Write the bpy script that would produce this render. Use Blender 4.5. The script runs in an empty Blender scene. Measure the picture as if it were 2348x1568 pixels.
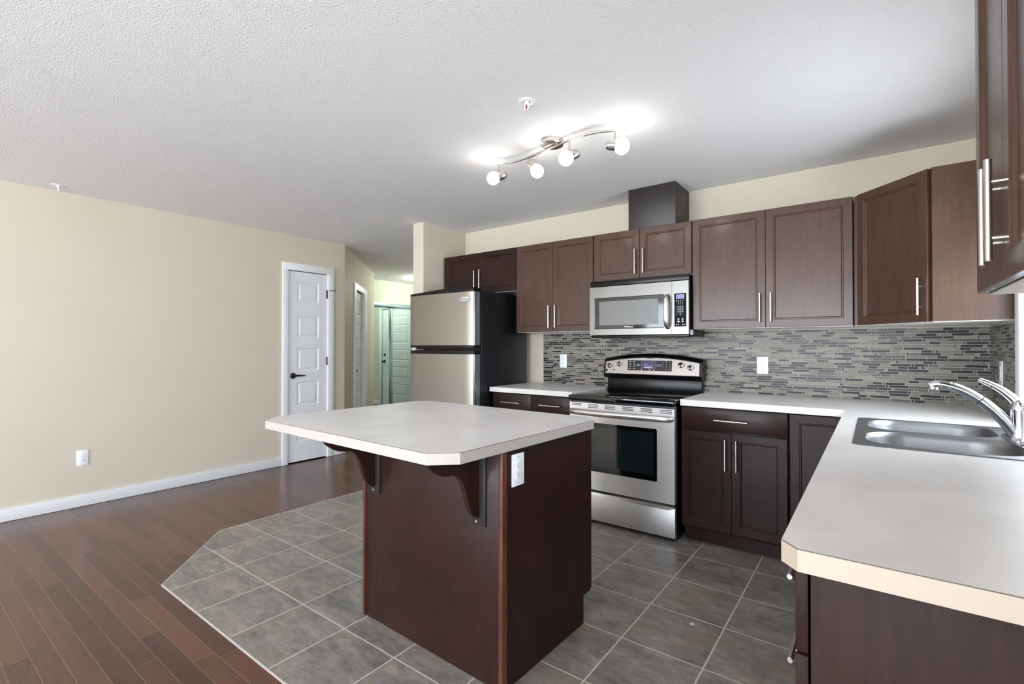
import bpy, bmesh, math, random
from mathutils import Vector, Matrix

# ------------------------------------------------------------------ camera, world, lights, exposure
SC = bpy.context.scene
COL = SC.collection
R = math.radians
PI = math.pi

cam_d = bpy.data.cameras.new('camera')
cam = bpy.data.objects.new('camera', cam_d)
COL.objects.link(cam)
SC.camera = cam
cam_d.sensor_fit = 'HORIZONTAL'
cam_d.sensor_width = 36.0
cam_d.lens = 36.0 * 1112.69 / 2348.0
cam_d.clip_start = 0.03
cam.location = (0, 0, 1.254)
cam.rotation_euler = (R(90 + 0.485), 0, R(36.808))

SC.view_settings.view_transform = 'Standard'
SC.view_settings.look = 'None'
SC.view_settings.gamma = 1
SC.view_settings.exposure = 1.14
SC.cycles.max_bounces = 10
SC.cycles.diffuse_bounces = 5
SC.cycles.glossy_bounces = 5
SC.cycles.caustics_reflective = False
SC.cycles.caustics_refractive = False
SC.cycles.sample_clamp_indirect = 6.0
SC.cycles.use_denoising = True

world = bpy.data.worlds.new('daylight')
SC.world = world
world.use_nodes = True
wn, wl = world.node_tree.nodes, world.node_tree.links
bg = wn['Background']
bg.inputs['Strength'].default_value = 9.6
tc = wn.new('ShaderNodeTexCoord')
sp = wn.new('ShaderNodeSeparateXYZ')
rp = wn.new('ShaderNodeValToRGB')
rp.color_ramp.elements[0].position = 0.44
rp.color_ramp.elements[0].color = (0.76, 0.82, 0.87, 1)
rp.color_ramp.elements[1].position = 0.56
rp.color_ramp.elements[1].color = (0.66, 0.73, 0.82, 1)
mr = wn.new('ShaderNodeMapRange')
mr.inputs['From Min'].default_value = -1
wl.new(tc.outputs['Generated'], sp.inputs[0])
wl.new(sp.outputs['Z'], mr.inputs['Value'])
wl.new(mr.outputs['Result'], rp.inputs[0])
wl.new(rp.outputs['Color'], bg.inputs['Color'])


def portal(name, loc, rot, sx, sy):
    l = bpy.data.lights.new(name, 'AREA')
    l.shape = 'RECTANGLE'
    l.size, l.size_y = sx, sy
    l.cycles.is_portal = True
    o = bpy.data.objects.new(name, l)
    COL.objects.link(o)
    o.location = loc
    o.rotation_euler = rot
    return o


YR = -5.0     # rear wall of the living room
H = 2.4375
portal('portal_rear', (-2.25, YR - 0.02, 1.25), (R(90), 0, 0), 4.9, 2.2)
portal('portal_patio', (0.54, -1.45, 1.15), (R(90), 0, R(90)), 1.7, 2.1)
portal('portal_kitchen', (0.54, 2.63, 1.4), (R(90), 0, R(90)), 0.78, 0.8)

# ------------------------------------------------------------------ materials


def lin(c):
    if isinstance(c, str):
        c = tuple(int(c[i:i + 2], 16) for i in (0, 2, 4))
    out = []
    for v in c[:3]:
        v = v / 255.0
        out.append(v / 12.92 if v <= 0.04045 else ((v + 0.055) / 1.055) ** 2.4)
    return (out[0], out[1], out[2], 1)


class NT:
    def __init__(s, name):
        s.m = bpy.data.materials.new(name)
        s.m.use_nodes = True
        s.n, s.l = s.m.node_tree.nodes, s.m.node_tree.links
        s.b = s.n['Principled BSDF']

    def new(s, t, **kw):
        n = s.n.new(t)
        for k, v in kw.items():
            setattr(n, k, v)
        return n

    def link(s, a, b):
        s.l.new(a, b)

    def math(s, op, a, b=None):
        n = s.new('ShaderNodeMath', operation=op)
        for i, v in enumerate((a, b)):
            if v is None:
                continue
            if isinstance(v, (int, float)):
                n.inputs[i].default_value = v
            else:
                s.link(v, n.inputs[i])
        return n.outputs[0]

    def coords(s, scale=(1, 1, 1), rot=(0, 0, 0), world=False):
        if world:
            src = s.new('ShaderNodeNewGeometry').outputs['Position']
        else:
            src = s.new('ShaderNodeTexCoord').outputs['Object']
        mp = s.new('ShaderNodeMapping')
        mp.inputs['Scale'].default_value = scale
        mp.inputs['Rotation'].default_value = rot
        s.link(src, mp.inputs[0])
        return mp.outputs[0]

    def noise(s, vec, scale, detail=4, rough=0.55, dist=0.0):
        n = s.new('ShaderNodeTexNoise')
        n.inputs['Scale'].default_value = scale
        n.inputs['Detail'].default_value = detail
        n.inputs['Roughness'].default_value = rough
        n.inputs['Distortion'].default_value = dist
        if vec is not None:
            s.link(vec, n.inputs['Vector'])
        return n.outputs['Fac']

    def ramp(s, fac, stops):
        r = s.new('ShaderNodeValToRGB')
        e = r.color_ramp.elements
        while len(e) < len(stops):
            e.new(0.5)
        for el, (p, c) in zip(e, stops):
            el.position = p
            el.color = c
        s.link(fac, r.inputs[0])
        return r.outputs['Color']

    def bump(s, h, strength, dist=0.001):
        b = s.new('ShaderNodeBump')
        b.inputs['Strength'].default_value = strength
        b.inputs['Distance'].default_value = dist
        s.link(h, b.inputs['Height'])
        s.link(b.outputs[0], s.b.inputs['Normal'])


def plain(name, col, rough=0.5, metal=0.0, spec=0.5, coat=0.0, emit=None, es=0.0):
    t = NT(name)
    t.b.inputs['Base Color'].default_value = lin(col)
    t.b.inputs['Roughness'].default_value = rough
    t.b.inputs['Metallic'].default_value = metal
    t.b.inputs['Specular IOR Level'].default_value = spec
    if coat:
        t.b.inputs['Coat Weight'].default_value = coat
        t.b.inputs['Coat Roughness'].default_value = 0.15
    if emit:
        t.b.inputs['Emission Color'].default_value = lin(emit)
        t.b.inputs['Emission Strength'].default_value = es
    return t.m


def paint(name, col, bumpy=0.15):
    t = NT(name)
    v = t.coords(world=True)
    f = t.noise(v, 2.2, 3)
    c = lin(col)
    d = tuple(x * 0.97 for x in c[:3]) + (1,)
    t.link(t.ramp(f, [(0.3, d), (0.7, c)]), t.b.inputs['Base Color'])
    t.b.inputs['Roughness'].default_value = 0.62
    t.b.inputs['Specular IOR Level'].default_value = 0.3
    t.bump(t.noise(v, 260, 3), bumpy, 0.0006)
    return t.m


def cabinet_wood(name, base, dark, grain_axis='Z', rough=0.38, spec=0.25, coat=0.3):
    t = NT(name)
    sc = (9, 9, 0.8) if grain_axis == 'Z' else (0.8, 9, 9)
    v = t.coords(sc)
    g = t.noise(v, 6, 6, 0.6, 0.6)
    v2 = t.coords((1, 1, 1))
    m = t.noise(v2, 5, 4, 0.6)
    mix = t.math('ADD', t.math('MULTIPLY', g, 0.55), t.math('MULTIPLY', m, 0.45))
    t.link(t.ramp(mix, [(0.36, lin(dark)), (0.64, lin(base))]), t.b.inputs['Base Color'])
    rr = t.math('ADD', t.math('MULTIPLY', t.noise(v2, 60, 3), 0.10), rough - 0.05)
    t.link(rr, t.b.inputs['Roughness'])
    t.b.inputs['Specular IOR Level'].default_value = spec
    t.b.inputs['Coat Weight'].default_value = coat
    t.b.inputs['Coat Roughness'].default_value = 0.16
    t.bump(t.noise(v2, 320, 2), 0.12, 0.0004)
    return t.m


def brushed(name, col, rough=0.3, axis='X', aniso=0.5, wob=0.0):
    t = NT(name)
    t.b.inputs['Base Color'].default_value = lin(col)
    t.b.inputs['Metallic'].default_value = 1.0
    sc = {'X': (1.5, 260, 260), 'Z': (260, 260, 1.5)}[axis]
    v = t.coords(sc)
    g = t.noise(v, 1.0, 3)
    rr = t.math('ADD', t.math('MULTIPLY', g, 0.12), rough - 0.06)
    t.link(rr, t.b.inputs['Roughness'])
    if wob:
        t.bump(t.noise(t.coords((1, 1, 1)), 3.5, 1), wob, 0.01)
    return t.m


def ceiling_mat():
    t = NT('ceiling_stipple')
    v = t.coords(world=True)
    t.b.inputs['Base Color'].default_value = lin((244, 244, 245))
    t.b.inputs['Roughness'].default_value = 0.8
    t.b.inputs['Specular IOR Level'].default_value = 0.2
    n1 = t.noise(v, 135, 4, 0.65)
    n2 = t.noise(v, 95, 2, 0.5)
    n = t.math('ADD', t.math('MULTIPLY', t.math('POWER', n1, 2.0), 1.2), t.math('MULTIPLY', n2, 0.5))
    t.bump(n, 0.85, 0.006)
    return t.m


def tile_floor_mat(tx, ty, p, grout=0.0062):
    t = NT('slate_floor_tile')
    pos = t.coords(world=True)
    s = t.new('ShaderNodeSeparateXYZ')
    t.link(pos, s.inputs[0])
    ux = t.math('DIVIDE', t.math('SUBTRACT', s.outputs['X'], tx), p)
    uy = t.math('DIVIDE', t.math('SUBTRACT', s.outputs['Y'], ty), p)
    ix, iy = t.math('FLOOR', ux), t.math('FLOOR', uy)
    fx, fy = t.math('SUBTRACT', ux, ix), t.math('SUBTRACT', uy, iy)
    g = grout / p / 2

    def edge(f):
        a = t.math('LESS_THAN', f, g)
        b = t.math('GREATER_THAN', f, 1 - g)
        return t.math('MAXIMUM', a, b)
    gm = t.math('MAXIMUM', edge(fx), edge(fy))
    cid = t.new('ShaderNodeCombineXYZ')
    t.link(ix, cid.inputs[0])
    t.link(iy, cid.inputs[1])
    wn_ = t.new('ShaderNodeTexWhiteNoise', noise_dimensions='2D')
    t.link(cid.outputs[0], wn_.inputs['Vector'])
    off = t.new('ShaderNodeVectorMath', operation='SCALE')
    t.link(wn_.outputs['Color'], off.inputs[0])
    off.inputs['Scale'].default_value = 40
    add = t.new('ShaderNodeVectorMath', operation='ADD')
    mp = t.new('ShaderNodeMapping')
    mp.inputs['Scale'].default_value = (1.0, 2.2, 1.0)
    t.link(pos, mp.inputs[0])
    t.link(mp.outputs[0], add.inputs[0])
    t.link(off.outputs[0], add.inputs[1])
    v = add.outputs[0]
    n1 = t.noise(v, 3.6, 9, 0.7, 0.5)
    n2 = t.noise(v, 14, 8, 0.72, 0.3)
    c1 = t.ramp(n1, [(0.30, lin((104, 101, 98))), (0.46, lin((130, 125, 121))), (0.58, lin((148, 139, 131))), (0.74, lin((172, 159, 146)))])
    c2 = t.ramp(n2, [(0.34, (0.66, 0.66, 0.66, 1)), (0.52, (1, 1, 1, 1)), (0.68, (1.28, 1.24, 1.16, 1))])
    mu = t.new('ShaderNodeMix', data_type='RGBA', blend_type='MULTIPLY')
    mu.inputs['Factor'].default_value = 1.0
    t.link(c1, mu.inputs['A'])
    t.link(c2, mu.inputs['B'])
    # rusty veins in a few tiles
    n3 = t.noise(v, 2.1, 6, 0.6, 1.4)
    vein = t.math('MULTIPLY', t.math('GREATER_THAN', wn_.outputs['Value'], 0.55), t.math('MULTIPLY', t.math('MAXIMUM', t.math('SUBTRACT', n3, 0.50), 0.0), 5.0))
    mv = t.new('ShaderNodeMix', data_type='RGBA')
    t.link(t.math('MINIMUM', vein, 0.6), mv.inputs['Factor'])
    t.link(mu.outputs['Result'], mv.inputs['A'])
    mv.inputs['B'].default_value = lin((142, 124, 102))
    mg = t.new('ShaderNodeMix', data_type='RGBA')
    t.link(gm, mg.inputs['Factor'])
    t.link(mv.outputs['Result'], mg.inputs['A'])
    mg.inputs['B'].default_value = lin((204, 197, 188))
    t.link(mg.outputs['Result'], t.b.inputs['Base Color'])
    t.link(t.math('ADD', t.math('MULTIPLY', gm, 0.4), t.math('ADD', 0.27, t.math('MULTIPLY', n2, 0.16))), t.b.inputs['Roughness'])
    hgt = t.math('SUBTRACT', t.math('MULTIPLY', n2, 0.35), gm)
    t.bump(hgt, 0.55, 0.0016)
    return t.m


def plank_mat(name, a, b):
    t = NT(name)
    pos = t.coords(world=True)
    at = t.new('ShaderNodeAttribute', attribute_name='shade')
    off = t.new('ShaderNodeVectorMath', operation='SCALE')
    cb = t.new('ShaderNodeCombineXYZ')
    for i in range(3):
        t.link(at.outputs['Fac'], cb.inputs[i])
    t.link(cb.outputs[0], off.inputs[0])
    off.inputs['Scale'].default_value = 37
    mp = t.new('ShaderNodeMapping')
    mp.inputs['Scale'].default_value = (0.7, 8.5, 1)
    t.link(pos, mp.inputs[0])
    add = t.new('ShaderNodeVectorMath', operation='ADD')
    t.link(mp.outputs[0], add.inputs[0])
    t.link(off.outputs[0], add.inputs[1])
    n1 = t.noise(add.outputs[0], 2.0, 3, 0.5, 0.5)
    n2 = t.noise(add.outputs[0], 26, 5, 0.6, 0.6)
    f = t.math('ADD', t.math('MULTIPLY', n1, 0.42), t.math('ADD', t.math('MULTIPLY', n2, 0.2), t.math('MULTIPLY', at.outputs['Fac'], 0.38)))
    t.link(t.ramp(f, [(0.28, lin(a)), (0.78, lin(b))]), t.b.inputs['Base Color'])
    t.link(t.math('ADD', 0.14, t.math('MULTIPLY', n2, 0.12)), t.b.inputs['Roughness'])
    t.b.inputs['Specular IOR Level'].default_value = 0.55
    t.bump(n2, 0.25, 0.0008)
    return t.m


M = {}
M['wall'] = paint('cream_wall_paint', (211, 201, 184))
M['wall_hall'] = paint('hall_wall_paint', (214, 214, 200))
M['white'] = plain('white_trim_paint', (238, 240, 243), 0.35)
M['white_door'] = plain('white_door_paint', (234, 236, 240), 0.32)
M['ceiling'] = ceiling_mat()
M['tile'] = tile_floor_mat(-1.5529, 1.2846, 0.3371)
M['plank'] = plank_mat('dark_hardwood', (66, 40, 33), (106, 66, 53))
M['plank_gap'] = plain('plank_gap', (160, 138, 128), 0.6)
M['edge_trim'] = plain('pale_edge_trim', (196, 190, 180), 0.4)
M['wood'] = cabinet_wood('lit_espresso_wood', (84, 60, 49), (70, 50, 40))  # lit copy of the cabinet wood, broad sheen put into the colour
M['wood_shaded'] = cabinet_wood('shaded_espresso_wood', (50, 31, 26), (37, 22, 18), rough=0.42, spec=0.15, coat=0.12)  # shaded copy of the same wood, dimmer light put into the colour
M['wood_side'] = cabinet_wood('espresso_side_panel', (50, 32, 26), (37, 23, 19), rough=0.5, spec=0.15, coat=0.0)  # same wood again, darkened in colour to offset rear window light
M['wood_edge'] = cabinet_wood('worn_reddish_edge', (104, 58, 46), (66, 34, 28), rough=0.35)
M['duct'] = plain('charcoal_brown_panel', (44, 38, 38), 0.45)
M['melamine'] = plain('pale_cabinet_underside', (222, 220, 214), 0.5)
M['gap'] = plain('dark_reveal', (14, 10, 9), 0.8)
M['steel'] = brushed('brushed_steel', (212, 210, 208), 0.48, 'X')
M['steel_v'] = brushed('fridge_steel', (168, 163, 157), 0.30, 'Z', wob=0.3)
M['steel_bright'] = brushed('bright_steel', (126, 124, 121), 0.34, 'X', wob=0.3)
M['steel_handle'] = plain('satin_steel_handle', (222, 220, 216), 0.34, 1.0)
M['steel_fascia'] = brushed('fascia_steel', (150, 143, 137), 0.36, 'X')  # steel colour lowered to offset the window reflection on the fascia
M['nickel'] = plain('brushed_nickel', (205, 198, 190), 0.28, 1.0)
M['chrome'] = plain('chrome', (222, 226, 232), 0.06, 1.0)
M['dark_metal'] = plain('dark_metal', (70, 68, 68), 0.3, 1.0)
M['black'] = plain('black_plastic', (11, 11, 12), 0.28, 0, 0.3)
M['black_gloss'] = plain('black_glass', (8, 9, 11), 0.06, 0, 0.6)
M['keypad_black'] = plain('matte_keypad_black', (12, 12, 14), 0.5, 0, 0.12)
M['black_side'] = plain('black_textured_steel', (14, 16, 21), 0.38)
M['grey_side'] = plain('grey_door_edge', (120, 128, 138), 0.35, 0.4)
M['window_dark'] = plain('oven_window', (20, 30, 32), 0.07, 0, 0.8)
M['mw_screen'] = plain('microwave_screen_mesh', (112, 112, 110), 0.3)
M['lcd'] = plain('blue_lcd', (70, 66, 130), 0.4, emit=(110, 104, 190), es=0.35)
M['lcd_purple'] = plain('purple_lcd', (46, 32, 62), 0.35, emit=(70, 44, 100), es=0.12)
M['lcd_text'] = plain('lcd_text', (150, 140, 210), 0.4, emit=(140, 130, 215), es=0.7)
M['print'] = plain('pale_print', (210, 210, 212), 0.5)
M['print_dark'] = plain('dark_print', (50, 48, 48), 0.5)
M['sticker'] = plain('white_sticker', (214, 228, 240), 0.5)
M['plate'] = plain('white_plate_plastic', (240, 243, 246), 0.3)
M['slot'] = plain('dark_slot', (24, 24, 26), 0.6)
M['band'] = plain('toned_cream_edge_band', (186, 173, 154), 0.45)  # worktop edge, colour darkened to offset window light on these faces
M['plate_dark'] = plain('dark_bracket_steel', (40, 36, 35), 0.4)
M['band_light'] = plain('toned_edge_band', (178, 172, 165), 0.45)  # island edge, colour lowered so window light does not clip it
M['seam'] = plain('laminate_seam', (96, 84, 74), 0.5)
M['glass_lamp'] = plain('frosted_lamp_glass', (255, 255, 255), 0.4, emit=(255, 250, 242), es=9.5)
M['hall_lamp'] = plain('hall_lamp_glass', (255, 255, 250), 0.4, emit=(246, 255, 238), es=42.0)
M['red'] = plain('sprinkler_bulb', (120, 24, 30), 0.2)
M['kitchen_lamp_metal'] = plain('satin_nickel', (200, 196, 190), 0.25, 1.0)
M['sink'] = brushed('sink_steel', (144, 145, 147), 0.42, 'X')
M['mirror'] = plain('mirror_glass', (206, 222, 214), 0.02, 1.0)
M['alu'] = plain('aluminium_frame', (170, 186, 192), 0.3, 0.9)
M['grout'] = plain('mosaic_grout', (178, 174, 166), 0.7)
M['mos_a'] = plain('mosaic_taupe_glass', (120, 113, 102), 0.3, 0, 0.22)
M['mos_b'] = plain('mosaic_charcoal_glass', (34, 35, 38), 0.25, 0, 0.22)
M['mos_c'] = plain('mosaic_grey_glass', (86, 83, 77), 0.3, 0, 0.22)
M['mos_d'] = plain('mosaic_pale_stone', (138, 131, 119), 0.3, 0, 0.22)
M['rubber'] = plain('dark_ring', (40, 40, 42), 0.5)
M['washer'] = plain('pale_washer', (214, 214, 208), 0.4)


def laminate():
    t = NT('pale_laminate')
    v = t.coords(world=True)
    f = t.noise(v, 3.5, 6, 0.6, 0.8)
    t.link(t.ramp(f, [(0.35, lin((220, 217, 213))), (0.65, lin((232, 229, 225)))]), t.b.inputs['Base Color'])
    t.b.inputs['Roughness'].default_value = 0.34
    t.b.inputs['Specular IOR Level'].default_value = 0.4
    return t.m


M['laminate'] = laminate()
M['pane'] = None


def pane_mat():
    t = NT('window_pane')
    gl = t.new('ShaderNodeBsdfGlossy')
    gl.inputs['Roughness'].default_value = 0.0
    tr = t.new('ShaderNodeBsdfTransparent')
    mx = t.new('ShaderNodeMixShader')
    mx.inputs[0].default_value = 0.06
    t.link(tr.outputs[0], mx.inputs[1])
    t.link(gl.outputs[0], mx.inputs[2])
    t.link(mx.outputs[0], t.n['Material Output'].inputs['Surface'])
    return t.m


M['pane'] = pane_mat()

# ------------------------------------------------------------------ geometry helpers


class MB:
    def __init__(s):
        s.v, s.f, s.mi, s.mats, s.cur = [], [], [], [], 0

    def mat(s, m):
        m = M[m] if isinstance(m, str) else m
        if m not in s.mats:
            s.mats.append(m)
        s.cur = s.mats.index(m)
        return s

    def add(s, vs, fs):
        o = len(s.v)
        s.v += [tuple(v) for v in vs]
        s.f += [tuple(i + o for i in f) for f in fs]
        s.mi += [s.cur] * len(fs)
        return s

    def from_bm(s, bm):
        bm.verts.index_update()
        return s.add([v.co[:] for v in bm.verts], [[v.index for v in f.verts] for f in bm.faces])

    def box(s, lo, hi, bev=0.0, seg=2):
        x0, y0, z0 = [min(a, b) for a, b in zip(lo, hi)]
        x1, y1, z1 = [max(a, b) for a, b in zip(lo, hi)]
        if bev <= 0:
            vs = [(x0, y0, z0), (x1, y0, z0), (x1, y1, z0), (x0, y1, z0), (x0, y0, z1), (x1, y0, z1), (x1, y1, z1), (x0, y1, z1)]
            fs = [(0, 3, 2, 1), (4, 5, 6, 7), (0, 1, 5, 4), (1, 2, 6, 5), (2, 3, 7, 6), (3, 0, 4, 7)]
            return s.add(vs, fs)
        bm = bmesh.new()
        bmesh.ops.create_cube(bm, size=1)
        for v in bm.verts:
            v.co = Vector(((x0 + x1) / 2 + v.co.x * (x1 - x0), (y0 + y1) / 2 + v.co.y * (y1 - y0), (z0 + z1) / 2 + v.co.z * (z1 - z0)))
        bev = min(bev, 0.49 * min(x1 - x0, y1 - y0, z1 - z0))
        bmesh.ops.bevel(bm, geom=bm.edges[:], offset=bev, segments=seg, affect='EDGES', profile=0.5)
        s.from_bm(bm)
        bm.free()
        return s

    def loops(s, rings, cap0=True, cap1=True, closed=True):
        n = len(rings[0])
        vs = [p for r in rings for p in r]
        fs = []
        for k in range(len(rings) - 1):
            for i in range(n if closed else n - 1):
                j = (i + 1) % n
                fs.append((k * n + i, k * n + j, (k + 1) * n + j, (k + 1) * n + i))
        if cap0:
            fs.append(tuple(range(n - 1, -1, -1)))
        if cap1:
            fs.append(tuple((len(rings) - 1) * n + i for i in range(n)))
        return s.add(vs, fs)

    def lathe(s, p0, axis, prof, n=24, cap0=True, cap1=True):
        a = Vector(axis).normalized()
        u = a.orthogonal().normalized()
        w = a.cross(u)
        p0 = Vector(p0)
        rings = []
        for t, r in prof:
            rings.append([tuple(p0 + a * t + (u * math.cos(2 * PI * i / n) + w * math.sin(2 * PI * i / n)) * max(r, 1e-5)) for i in range(n)])
        return s.loops(rings, cap0, cap1)

    def cyl(s, p0, p1, r, n=16, r1=None):
        d = Vector(p1) - Vector(p0)
        return s.lathe(p0, d, [(0, r), (d.length, r if r1 is None else r1)], n)

    def tube(s, path, r, n=12, sy=1.0, up=None):
        pts = [Vector(p) for p in path]
        rs = r if isinstance(r, (list, tuple)) else [r] * len(pts)
        rings = []
        u = None
        for i, p in enumerate(pts):
            t = (pts[min(i + 1, len(pts) - 1)] - pts[max(i - 1, 0)]).normalized()
            if up is not None:
                u = Vector(up) - t * Vector(up).dot(t)
            elif u is None:
                u = t.orthogonal()
            else:
                u = u - t * u.dot(t)
            u.normalize()
            w = t.cross(u)
            rings.append([tuple(p + (u * math.cos(2 * PI * k / n) * sy + w * math.sin(2 * PI * k / n)) * rs[i]) for k in range(n)])
        return s.loops(rings)

    def prism(s, poly, lo, hi, fn=lambda a, b, h: (a, b, h)):
        r0 = [fn(a, b, lo) for a, b in poly]
        r1 = [fn(a, b, hi) for a, b in poly]
        return s.loops([r0, r1])

    def build(s, name, parent=None, world=True, origin=None, smooth=True, angle=32):
        """vertices are world coordinates unless world=False (then local to the parent)"""
        me = bpy.data.meshes.new(name)
        vs = s.v
        o = bpy.data.objects.new(name, me)
        if parent is not None:
            if world:
                top = parent
                mtx = Matrix.Identity(4)
                while top is not None:
                    mtx = local_matrix(top) @ mtx
                    top = top.parent
                inv = mtx.inverted()
                vs = [tuple(inv @ Vector(v)) for v in vs]
        elif origin is not None:
            vs = [tuple(Vector(v) - Vector(origin)) for v in vs]
            o.location = origin
        me.from_pydata(vs, [], s.f)
        for m in s.mats:
            me.materials.append(m)
        me.polygons.foreach_set('material_index', s.mi)
        bm = bmesh.new()
        bm.from_mesh(me)
        bmesh.ops.recalc_face_normals(bm, faces=bm.faces[:])
        bm.to_mesh(me)
        bm.free()
        me.update()
        if smooth:
            me.shade_smooth()
            me.set_sharp_from_angle(angle=R(angle))
        COL.objects.link(o)
        if parent is not None:
            o.parent = parent
        return o


def local_matrix(o):
    return Matrix.Translation(o.location) @ o.rotation_euler.to_matrix().to_4x4()


def mb(mat):
    return MB().mat(mat)


def tag(o, label=None, cat=None, group=None, kind=None):
    if label:
        o['label'] = label
    if cat:
        o['category'] = cat
    if group:
        o['group'] = group
    if kind:
        o['kind'] = kind
    return o


def thing(name, label, cat, loc=(0, 0, 0), rz=0, group=None):
    o = bpy.data.objects.new(name, None)
    COL.objects.link(o)
    o.empty_display_size = 0.1
    o.location = loc
    o.rotation_euler = (0, 0, rz)
    return tag(o, label, cat, group)


def struct(m, name, parent=None, **kw):
    o = m.build(name, parent, **kw)
    if parent is None:
        o['kind'] = 'structure'
    return o


def rrect(x0, x1, y0, y1, r, n=6):
    out = []
    for cx, cy, a0 in ((x1 - r, y0 + r, -90), (x1 - r, y1 - r, 0), (x0 + r, y1 - r, 90), (x0 + r, y0 + r, 180)):
        for k in range(n + 1):
            a = R(a0 + 90 * k / n)
            out.append((cx + r * math.cos(a), cy + r * math.sin(a)))
    return out


def sheet_with_holes(outer, holes, z):
    """flat filled polygon with holes -> (verts, faces)"""
    bm = bmesh.new()
    es = []
    for loop in [outer] + holes:
        vs = [bm.verts.new((x, y, z)) for x, y in loop]
        for i in range(len(vs)):
            es.append(bm.edges.new((vs[i], vs[(i + 1) % len(vs)])))
    bmesh.ops.triangle_fill(bm, use_beauty=True, use_dissolve=False, edges=es, normal=(0, 0, 1))
    bm.verts.index_update()
    v = [x.co[:] for x in bm.verts]
    f = [[q.index for q in fc.verts] for fc in bm.faces]
    bm.free()
    return v, f


def text_geo(txt, size, bold=0.0):
    cu = bpy.data.curves.new('t', 'FONT')
    cu.body = txt
    cu.size = size
    cu.align_x = 'CENTER'
    cu.align_y = 'CENTER'
    cu.offset = bold
    cu.resolution_u = 3
    ob = bpy.data.objects.new('t', cu)
    COL.objects.link(ob)
    dg = bpy.context.evaluated_depsgraph_get()
    me = bpy.data.meshes.new_from_object(ob.evaluated_get(dg))
    v = [x.co[:] for x in me.vertices]
    f = [list(p.vertices) for p in me.polygons]
    bpy.data.objects.remove(ob)
    bpy.data.meshes.remove(me)
    return v, f


def add_text(m, txt, size, fn, bold=0.0):
    v, f = text_geo(txt, size, bold)
    m.add([fn(a, b) for a, b, _ in v], f)


# ------------------------------------------------------------------ room shell
XL, YB, XR = -4.983, 3.787, 0.52
XH, YE = -7.10, 6.64
DX0, DY0, DX1, DY1 = XL, 3.38, -6.57, 5.01
T = 0.12


def wall_with_holes(name, axis, pos, a0, a1, holes, mat='wall', out=1, z0=0.0, z1=H, th=T):
    """axis 'x': wall plane x=pos spanning y a0..a1; axis 'y': plane y=pos spanning x"""
    m = mb(mat)
    cuts = sorted(set([a0, a1] + [h[0] for h in holes] + [h[1] for h in holes]))
    for c0, c1 in zip(cuts[:-1], cuts[1:]):
        hs = [h for h in holes if h[0] <= c0 + 1e-6 and h[1] >= c1 - 1e-6]
        zs = [(z0, z1)] if not hs else [(z0, hs[0][2]), (hs[0][3], z1)]
        for q0, q1 in zs:
            if q1 - q0 < 1e-4:
                continue
            if axis == 'x':
                m.box((pos, c0, q0), (pos + out * th, c1, q1))
            else:
                m.box((c0, pos, q0), (c1, pos + out * th, q1))
    return struct(m, name, smooth=False)


# ceiling
poly_room = [(XL - T, YR - T), (XR + T, YR - T), (XR + T, YB + T), (-3.45, YB + T), (-3.45, YE + T), (XH - T, YE + T), (XH - T, DY1 - T), (DX1, DY1 - T), (XL - T, DY0)]
struct(mb('ceiling').prism(poly_room, H, H + 0.1), 'ceiling', smooth=False)

# hardwood floor: planks run along x
random.seed(4)
fl = MB()
fl.mat('plank_gap').add([(XH - .1, YR - .1, -0.0003), (XR + .1, YR - .1, -0.0003), (XR + .1, YE + .1, -0.0003), (XH - .1, YE + .1, -0.0003)], [(0, 1, 2, 3)])
fl.mat('plank_gap').prism([(XH - .1, YR - .1), (XR + .1, YR - .1), (XR + .1, YE + .1), (XH - .1, YE + .1)], -0.08, -0.002)
fl.mat('plank')
PW = 0.0766
shades = [random.random() for _ in fl.f]
j = 0
y = 0.9455 - PW * 80
while y < YE:
    x = XH - 0.1 - random.random()
    lo_x = XH - .1 if y > 3.1 else XL - .05
    while x < XR + 0.1:
        L = random.choice((0.38, 0.45, 0.6, 0.75, 0.9, 1.1))
        xa, xb = max(x, lo_x), min(x + L, XR + .1)
        if xb - xa > 0.02 and y > YR - 0.1 and not (xa > -3.5 and y > 1.45):
            g = 0.00055
            b = 0.0003
            x0, x1, y0, y1 = xa + g, xb - g, y + g, y + PW - g
            vs = [(x0, y0, -b), (x1, y0, -b), (x1, y1, -b), (x0, y1, -b), (x0 + b, y0 + b, 0), (x1 - b, y0 + b, 0), (x1 - b, y1 - b, 0), (x0 + b, y1 - b, 0)]
            fl.add(vs, [(0, 1, 5, 4), (1, 2, 6, 5), (2, 3, 7, 6), (3, 0, 4, 7), (4, 5, 6, 7)])
            sh = random.random()
            shades += [sh] * 5
        x += L
    y += PW
floor = struct(fl, 'floor', smooth=False)
at = floor.data.attributes.new('shade', 'FLOAT', 'FACE')
at.data.foreach_set('value', shades)

# tiled kitchen area on the same floor
tile_poly = [(-3.0, 0.9455), (XR, 0.9455), (XR, YB), (-3.45, YB), (-3.45, 3.21), (-3.566, 3.18), (-3.566, 1.458)]
struct(mb('tile').prism(tile_poly, -0.001, 0.003), 'tile_area', floor, smooth=False)
bt = mb('edge_trim')
edge = [(XR, 0.9455), (-3.0, 0.9455), (-3.566, 1.458), (-3.566, 3.18)]
for (xa, ya), (xb, yb) in zip(edge[:-1], edge[1:]):
    d = Vector((xb - xa, yb - ya, 0)).normalized()
    nrm = Vector((d.y, -d.x, 0)) * -0.0032
    p = [(xa - nrm.x, ya - nrm.y), (xb - nrm.x, yb - nrm.y), (xb + nrm.x, yb + nrm.y), (xa + nrm.x, ya + nrm.y)]
    bt.prism(p, 0.0, 0.0042)
struct(bt, 'tile_edge_strip', floor, smooth=False)

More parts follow.
